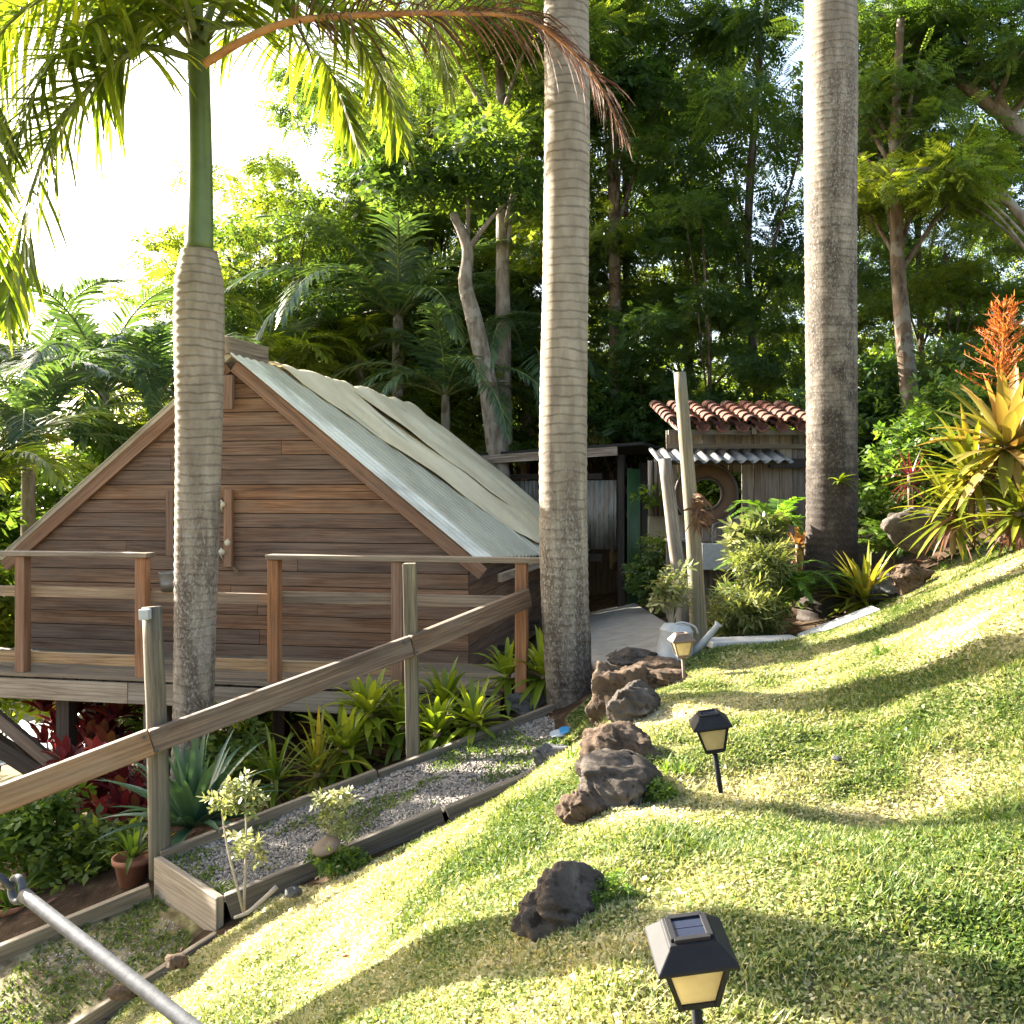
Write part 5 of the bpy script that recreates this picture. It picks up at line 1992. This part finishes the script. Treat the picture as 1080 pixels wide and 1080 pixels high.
T = [
    (3, 290, 19.0, 165, 'airy tree with sky showing through it right of the crownshaft', .9),
    (3, 375, 20.0, 70, 'tall loose tree rising behind the cabin ridge', .75),
    (0, 250, 18.0, 205, 'low feathery tree close right of the green crownshaft', 1.0),
    (1, 320, 17.5, 175, 'leafy dark tree behind the front end of the cabin ridge', .95),
    (0, 405, 19.0, 90, 'tall feathery tree behind the middle of the cabin ridge', .85),
    (2, 455, 18.5, -40, 'dark feathery tree left of the middle palm', .75),
    (0, 530, 20.0, -120, 'high feathery tree directly behind the middle palm', .75),
    (2, 655, 17.0, -110, 'dark feathery tree right of the middle palm', .72),
    (3, 730, 19.5, -160, 'loose tall tree above the tiled roof', .7),
    (2, 800, 16.0, -160, 'overhanging dark feathery tree left of the stained palm', .8),
    (2, 975, 17.5, -100, 'dark feathery tree right of the stained palm', .72),
    (0, 1130, 16.0, -60, 'feathery tree at the far right edge', .8),
    (0, 440, 26.0, 240, 'distant feathery tree behind the rear of the cabin roof', 1.2),
    (1, 620, 26.0, 260, 'dim round tree far behind the dark shed', 1.3),
    (3, 740, 26.0, 230, 'dim loose tree far behind the tiled hut', 1.3),
    (1, 900, 25.0, 230, 'dim dense tree far behind the stained palm', 1.3),
    (3, 1040, 25.0, 220, 'pale loose tree far behind at the right', 1.3),
    (0, 590, 16.5, 170, 'lower feathery tree beside the corrugated shed roof', 1.0),
    (2, 745, 14.5, 200, 'low dark feathery tree hanging over the tiled roof', .95),
    (0, 1000, 14.0, 220, 'low feathery tree over the bank at right', .95),
    (3, 870, 14.0, 260, 'small loose tree right behind the tiled hut', .95),
    (1, 1060, 14.5, 240, 'low dense tree behind the orange flower spike', .95),
    (1, 480, 17.5, 270, 'low dark tree behind the rear end of the cabin roof', .95),
]
for i, (k, px, d, ty, lab, wd) in enumerate(T):
    put_tree(k, px, d, ty, lab, wd, i + 1)

# trees whose trunks can be told apart
tree('pale_tree', 'pale crooked trunk with a dark crown left of the middle palm', 'tree', P(527, 500, 13.8),
     [P(540, 640, 13.8), P(522, 455, 13.8), P(503, 350, 13.8), P(491, 300, 13.8), P(493, 262, 13.8), P(478, 225, 13.8)], .17,
     crown(P(470, 170, 13.8), 18, (1.6, 1.2, .8), 201), [.5] * 18, 55, .22, 'broad', 'leaf_dark', 201, 'bark_pale', 2)
tree('pale_tree', 'slim pale straight trunk close left of the middle palm', 'tree', P(535, 480, 15.0),
     [P(534, 600, 15), P(531, 400, 15), P(530, 250, 15), P(528, 100, 15), P(520, -60, 15)], .15,
     crown(P(525, 60, 15), 26, (1.8, 1.4, 1.8), 202), [.6] * 26, 80, .32, 'pinnate', 'leaf_tree', 202, 'bark_pale', 10)
tree('brown_tree', 'straight brown trunk right of the middle palm above the shed', 'tree', P(650, 480, 15.5),
     [P(652, 600, 15.5), P(650, 420, 15.5), P(648, 250, 15.5), P(646, 80, 15.5), P(640, -100, 15.5)], .14,
     crown(P(660, 70, 15.5), 24, (1.7, 1.3, 2.2), 203), [.6] * 24, 80, .32, 'pinnate', 'leaf_dark', 203, 'bark_brown', 10)
tree('brown_tree', 'leaning brown trunk above the bank right of the stained palm', 'tree', P(965, 470, 11.5),
     [P(972, 560, 11.5), P(962, 450, 11.5), P(952, 340, 11.5), P(946, 265, 11.5), P(944, 150, 11.5), P(950, 20, 11.5)], .13,
     crown(P(960, 110, 12), 26, (1.5, 1.3, 1.6), 204), [.5] * 26, 80, .30, 'pinnate', 'leaf_dark', 204, 'bark_brown', 10)
tree('branching_tree', 'pale branched tree arching in from the right edge', 'tree', P(1140, 400, 11.0),
     [P(1150, 560, 11), P(1130, 360, 11), P(1085, 240, 11), P(1020, 185, 11), P(940, 180, 11)], .085,
     crown(P(985, 190, 11.3), 10, (.9, .8, .4), 205), [.45] * 10, 80, .28, 'pinnate', 'leaf_tree', 205, 'bark_pale', 6)
tree('branching_tree', 'tall pale limbed tree at the top right corner', 'tree', P(1120, 300, 12.0),
     [P(1180, 520, 12.5), P(1140, 260, 12.3), P(1080, 145, 12.2), P(1030, 100, 12.1), P(960, 40, 12)], .16,
     crown(P(1010, 40, 12.2), 16, (1.4, 1.2, 1.1), 206), [.5] * 16, 80, .28, 'pinnate', 'leaf_dark', 206, 'bark_pale', 8)

tree('broad_tree', 'dense low tree just left of the view shading the gravel path', 'tree', np.array([-6.6, 9.0, -1.9]),
     [(-6.6, 9.0, -2.1), (-6.5, 9.0, 0), (-6.5, 8.9, 1.6), (-6.5, 8.9, 2.6)], .13,
     crown((-6.5, 8.95, 1.5), 34, (1.15, 1.5, 1.5), 207), [.5] * 34, 70, .22, 'broad', 'leaf_dark', 207, 'bark_brown', 10)

# understory
GU = 'understory bushes below the forest trees'
for i, (lab, px, py, d, ex, n, m_, kd, sz) in enumerate((
        ('bright green bush on the bank right of the stained palm', 945, 530, 9.6, (.55, .4, .5), 40, 'leaf_bright', 'broad', .13),
        ('bright bush rising left of the copper bromeliads', 990, 455, 9.8, (.45, .4, .5), 26, 'leaf_bright', 'broad', .13),
        ('dark bush filling the gap behind the stained palm', 930, 450, 12.0, (1.2, .6, .9), 40, 'leaf_dark', 'broad', .2),
        ('dark bush above the shed beside the straight brown trunk', 640, 430, 16.5, (1.8, .8, 1.0), 46, 'leaf_tree', 'pinnate', .35),
        ('bush with yellow light between shed and leaning post', 690, 440, 15.0, (1.2, .7, 1.0), 36, 'leaf_dark', 'broad', .22),
        ('leafy bush seen through the porthole of the hut', 752, 520, 12.2, (.7, .3, .6), 30, 'leaf_bright', 'broad', .18),  # added bush, stands in for what the mirror reflects
        ('dark bush behind the bank at the right edge', 1060, 440, 10.5, (1.0, .5, 1.0), 44, 'leaf_dark', 'broad', .18),
        ('green bush at the back of the cabin roof', 480, 440, 15.5, (1.4, .7, 1.0), 40, 'leaf_tree', 'pinnate', .32),
        ('dark undergrowth left of the cream wall', 690, 600, 11.2, (.3, .3, .35), 18, 'leaf_dark', 'broad', .12),
        ('bushy growth beyond the left end of the cabin', 40, 560, 13.0, (2.0, .8, 1.2), 50, 'leaf_bright', 'broad', .25),
        ('low dark growth below the left eave of the cabin', -10, 680, 11.0, (1.2, .6, 1.0), 40, 'leaf_tree', 'broad', .22),
        ('light bush peeping over the left roof slope', 130, 490, 14.0, (1.5, .8, .9), 40, 'leaf_bright', 'broad', .25))):
    b = P(px, py, d)
    b[2] = h(b[0], min(b[1], 17))
    leafy('understory_bush', lab, 'bush', b, around(P(px, py, d), n, ex, 300 + i), [.28 if sz > .15 else .2] * n, 26, sz, kd, m_, 400 + i, stems=8, group=GU, sr=.02)

# background palms
bpz = thing('garden_palm', '', 'palm', Z0)
mb = MB()
mb.tube([(0, 0, -3), (0, 0, 0), (.0, 0, .3)], [.10, .08, .06], 10)
mb.build('trunk', M['bark_pale'], bpz)
for i in range(17):
    add_frond(bpz, arch((0, 0, .2), i * 2.4, random.uniform(2.0, 2.9), math.radians(20 + 65 * random.random()), math.radians(random.uniform(80, 120))), ('rachis_green', 'palm_blue'), r0=.022, pairs=46, llen=.52, lw=.04, sag=.9, alpha=1.0, plum=.12, rnd0=.45, seg=3)
bpb = thing('garden_palm', '', 'palm', Z0)
mb = MB()
mb.tube([(0, 0, -3), (0, 0, 0), (.0, 0, .3)], [.09, .07, .05], 10)
mb.build('trunk', M['bark_pale'], bpb)
for i in range(15):
    add_frond(bpb, arch((0, 0, .2), i * 2.4 + 1, random.uniform(1.6, 2.4), math.radians(30 + 55 * random.random()), math.radians(random.uniform(70, 110))), GR, r0=.02, pairs=42, llen=.5, lw=.04, sag=.7, alpha=1.0, plum=.15, rnd0=.6, seg=3)
first = {0: True, 1: True}
for i, (k, px, py, d, s_, lab) in enumerate((
        (0, 30, 490, 11.5, 1.0, 'blue green palm at the left edge above the deck railing'),
        (1, -30, 540, 9.8, .9, 'sunlit yellow green palm cut by the left edge'),
        (0, 110, 430, 14.0, 1.05, 'dark arching palm behind the left roof slope'),
        (0, 40, 420, 16.0, 1.2, 'tall blue palm rising at the left edge under the sky'),
        (0, 165, 440, 12.5, .8, 'small palm close left of the slanted trunk'),
        (1, 290, 400, 15.5, 1.0, 'yellow green palm peeking over the cabin ridge'),
        (0, 420, 350, 16.0, 1.25, 'dark fan of palm fronds behind the cabin ridge'),
        (0, 470, 430, 14.8, .9, 'drooping dark palm at the rear end of the cabin roof'),
        (0, 555, 400, 16.0, 1.0, 'dark palm hidden behind the middle palm trunk'),
        (1, 380, 390, 17.0, 1.1, 'bright palm behind the tarpaulin ridge'))):
    pz = bpz if k == 0 else bpb
    loc = P(px, py, d)
    if first[k]:
        first[k] = False
        pz.location = loc
        pz.scale = (s_,) * 3
        pz['label'] = lab
        pz['group'] = 'garden palms behind the cabin'
    else:
        dup(pz, loc, i * 1.3, s_, lab, 'garden palms behind the cabin')

# far wood closing the horizon
g = np.random.default_rng(77)
cen, rad_ = [], []
for i in range(420):
    az = g.uniform(-.85, .85)
    dist = g.uniform(29, 36)
    x, y = math.sin(az) * dist, math.cos(az) * dist
    top = 2.2 + 1.5 * (x > -6) + 1.5 * (x > 0) + g.uniform(-1, 1)
    cen.append((x, y, g.uniform(-3, top)))
    rad_.append(g.uniform(1.3, 2.2))
V, Q, r = leaf_cloud(cen, rad_, 150, .5, 'broad', 78, .8)
np_mesh('distant_wood', V, Q, M['leaf_tree'], r * .8, None, 'stuff')
tag(bpy.data.objects['distant_wood'], 'distant mass of forest foliage closing the view', 'forest')

# ------------------------------------------------------------------ light, sky, camera
SUN_AZ = math.radians(-56)     # towards the sun, measured from +Y
SUN_EL = math.radians(24.5)
w = bpy.data.worlds.new('World')
S.world = w
w.use_nodes = True
nt = w.node_tree
sky = nt.nodes.new('ShaderNodeTexSky')
sky.sky_type = 'NISHITA'
sky.sun_disc = False
sky.sun_elevation = SUN_EL
sky.sun_rotation = SUN_AZ
sky.air_density = 1.0
sky.dust_density = 4.0
sky.ozone_density = .3
nt.links.new(sky.outputs[0], nt.nodes['Background'].inputs[0])
nt.nodes['Background'].inputs[1].default_value = .078
sun = bpy.data.lights.new('sun', 'SUN')
sun.energy = 5.0
sun.angle = math.radians(.5)
sun.color = (1, .93, .80)
so = bpy.data.objects.new('sun', sun)
COL.objects.link(so)
to = Vector((math.sin(SUN_AZ) * math.cos(SUN_EL), math.cos(SUN_AZ) * math.cos(SUN_EL), math.sin(SUN_EL)))
so.rotation_euler = to.to_track_quat('Z', 'Y').to_euler()
so.location = to * 40
cam = bpy.data.cameras.new('camera')
cam.sensor_width = 36
cam.lens = F / 1080 * 36
cam.shift_y = (HOR - 540) / 1080
cam.clip_end = 500
cam.clip_start = .05
co = bpy.data.objects.new('camera', cam)
COL.objects.link(co)
co.location = (0, 0, EYE)
co.rotation_euler = (math.pi / 2, 0, 0)
S.camera = co
S.view_settings.view_transform = 'Standard'
S.view_settings.look = 'None'
S.view_settings.exposure = 3.0
S.view_settings.gamma = 1
S.cycles.use_denoising = True
S.cycles.max_bounces = 7
S.cycles.diffuse_bounces = 4
S.cycles.transmission_bounces = 4
S.cycles.transparent_max_bounces = 6
S.cycles.caustics_reflective = False
S.cycles.caustics_refractive = False
S.cycles.sample_clamp_indirect = 8
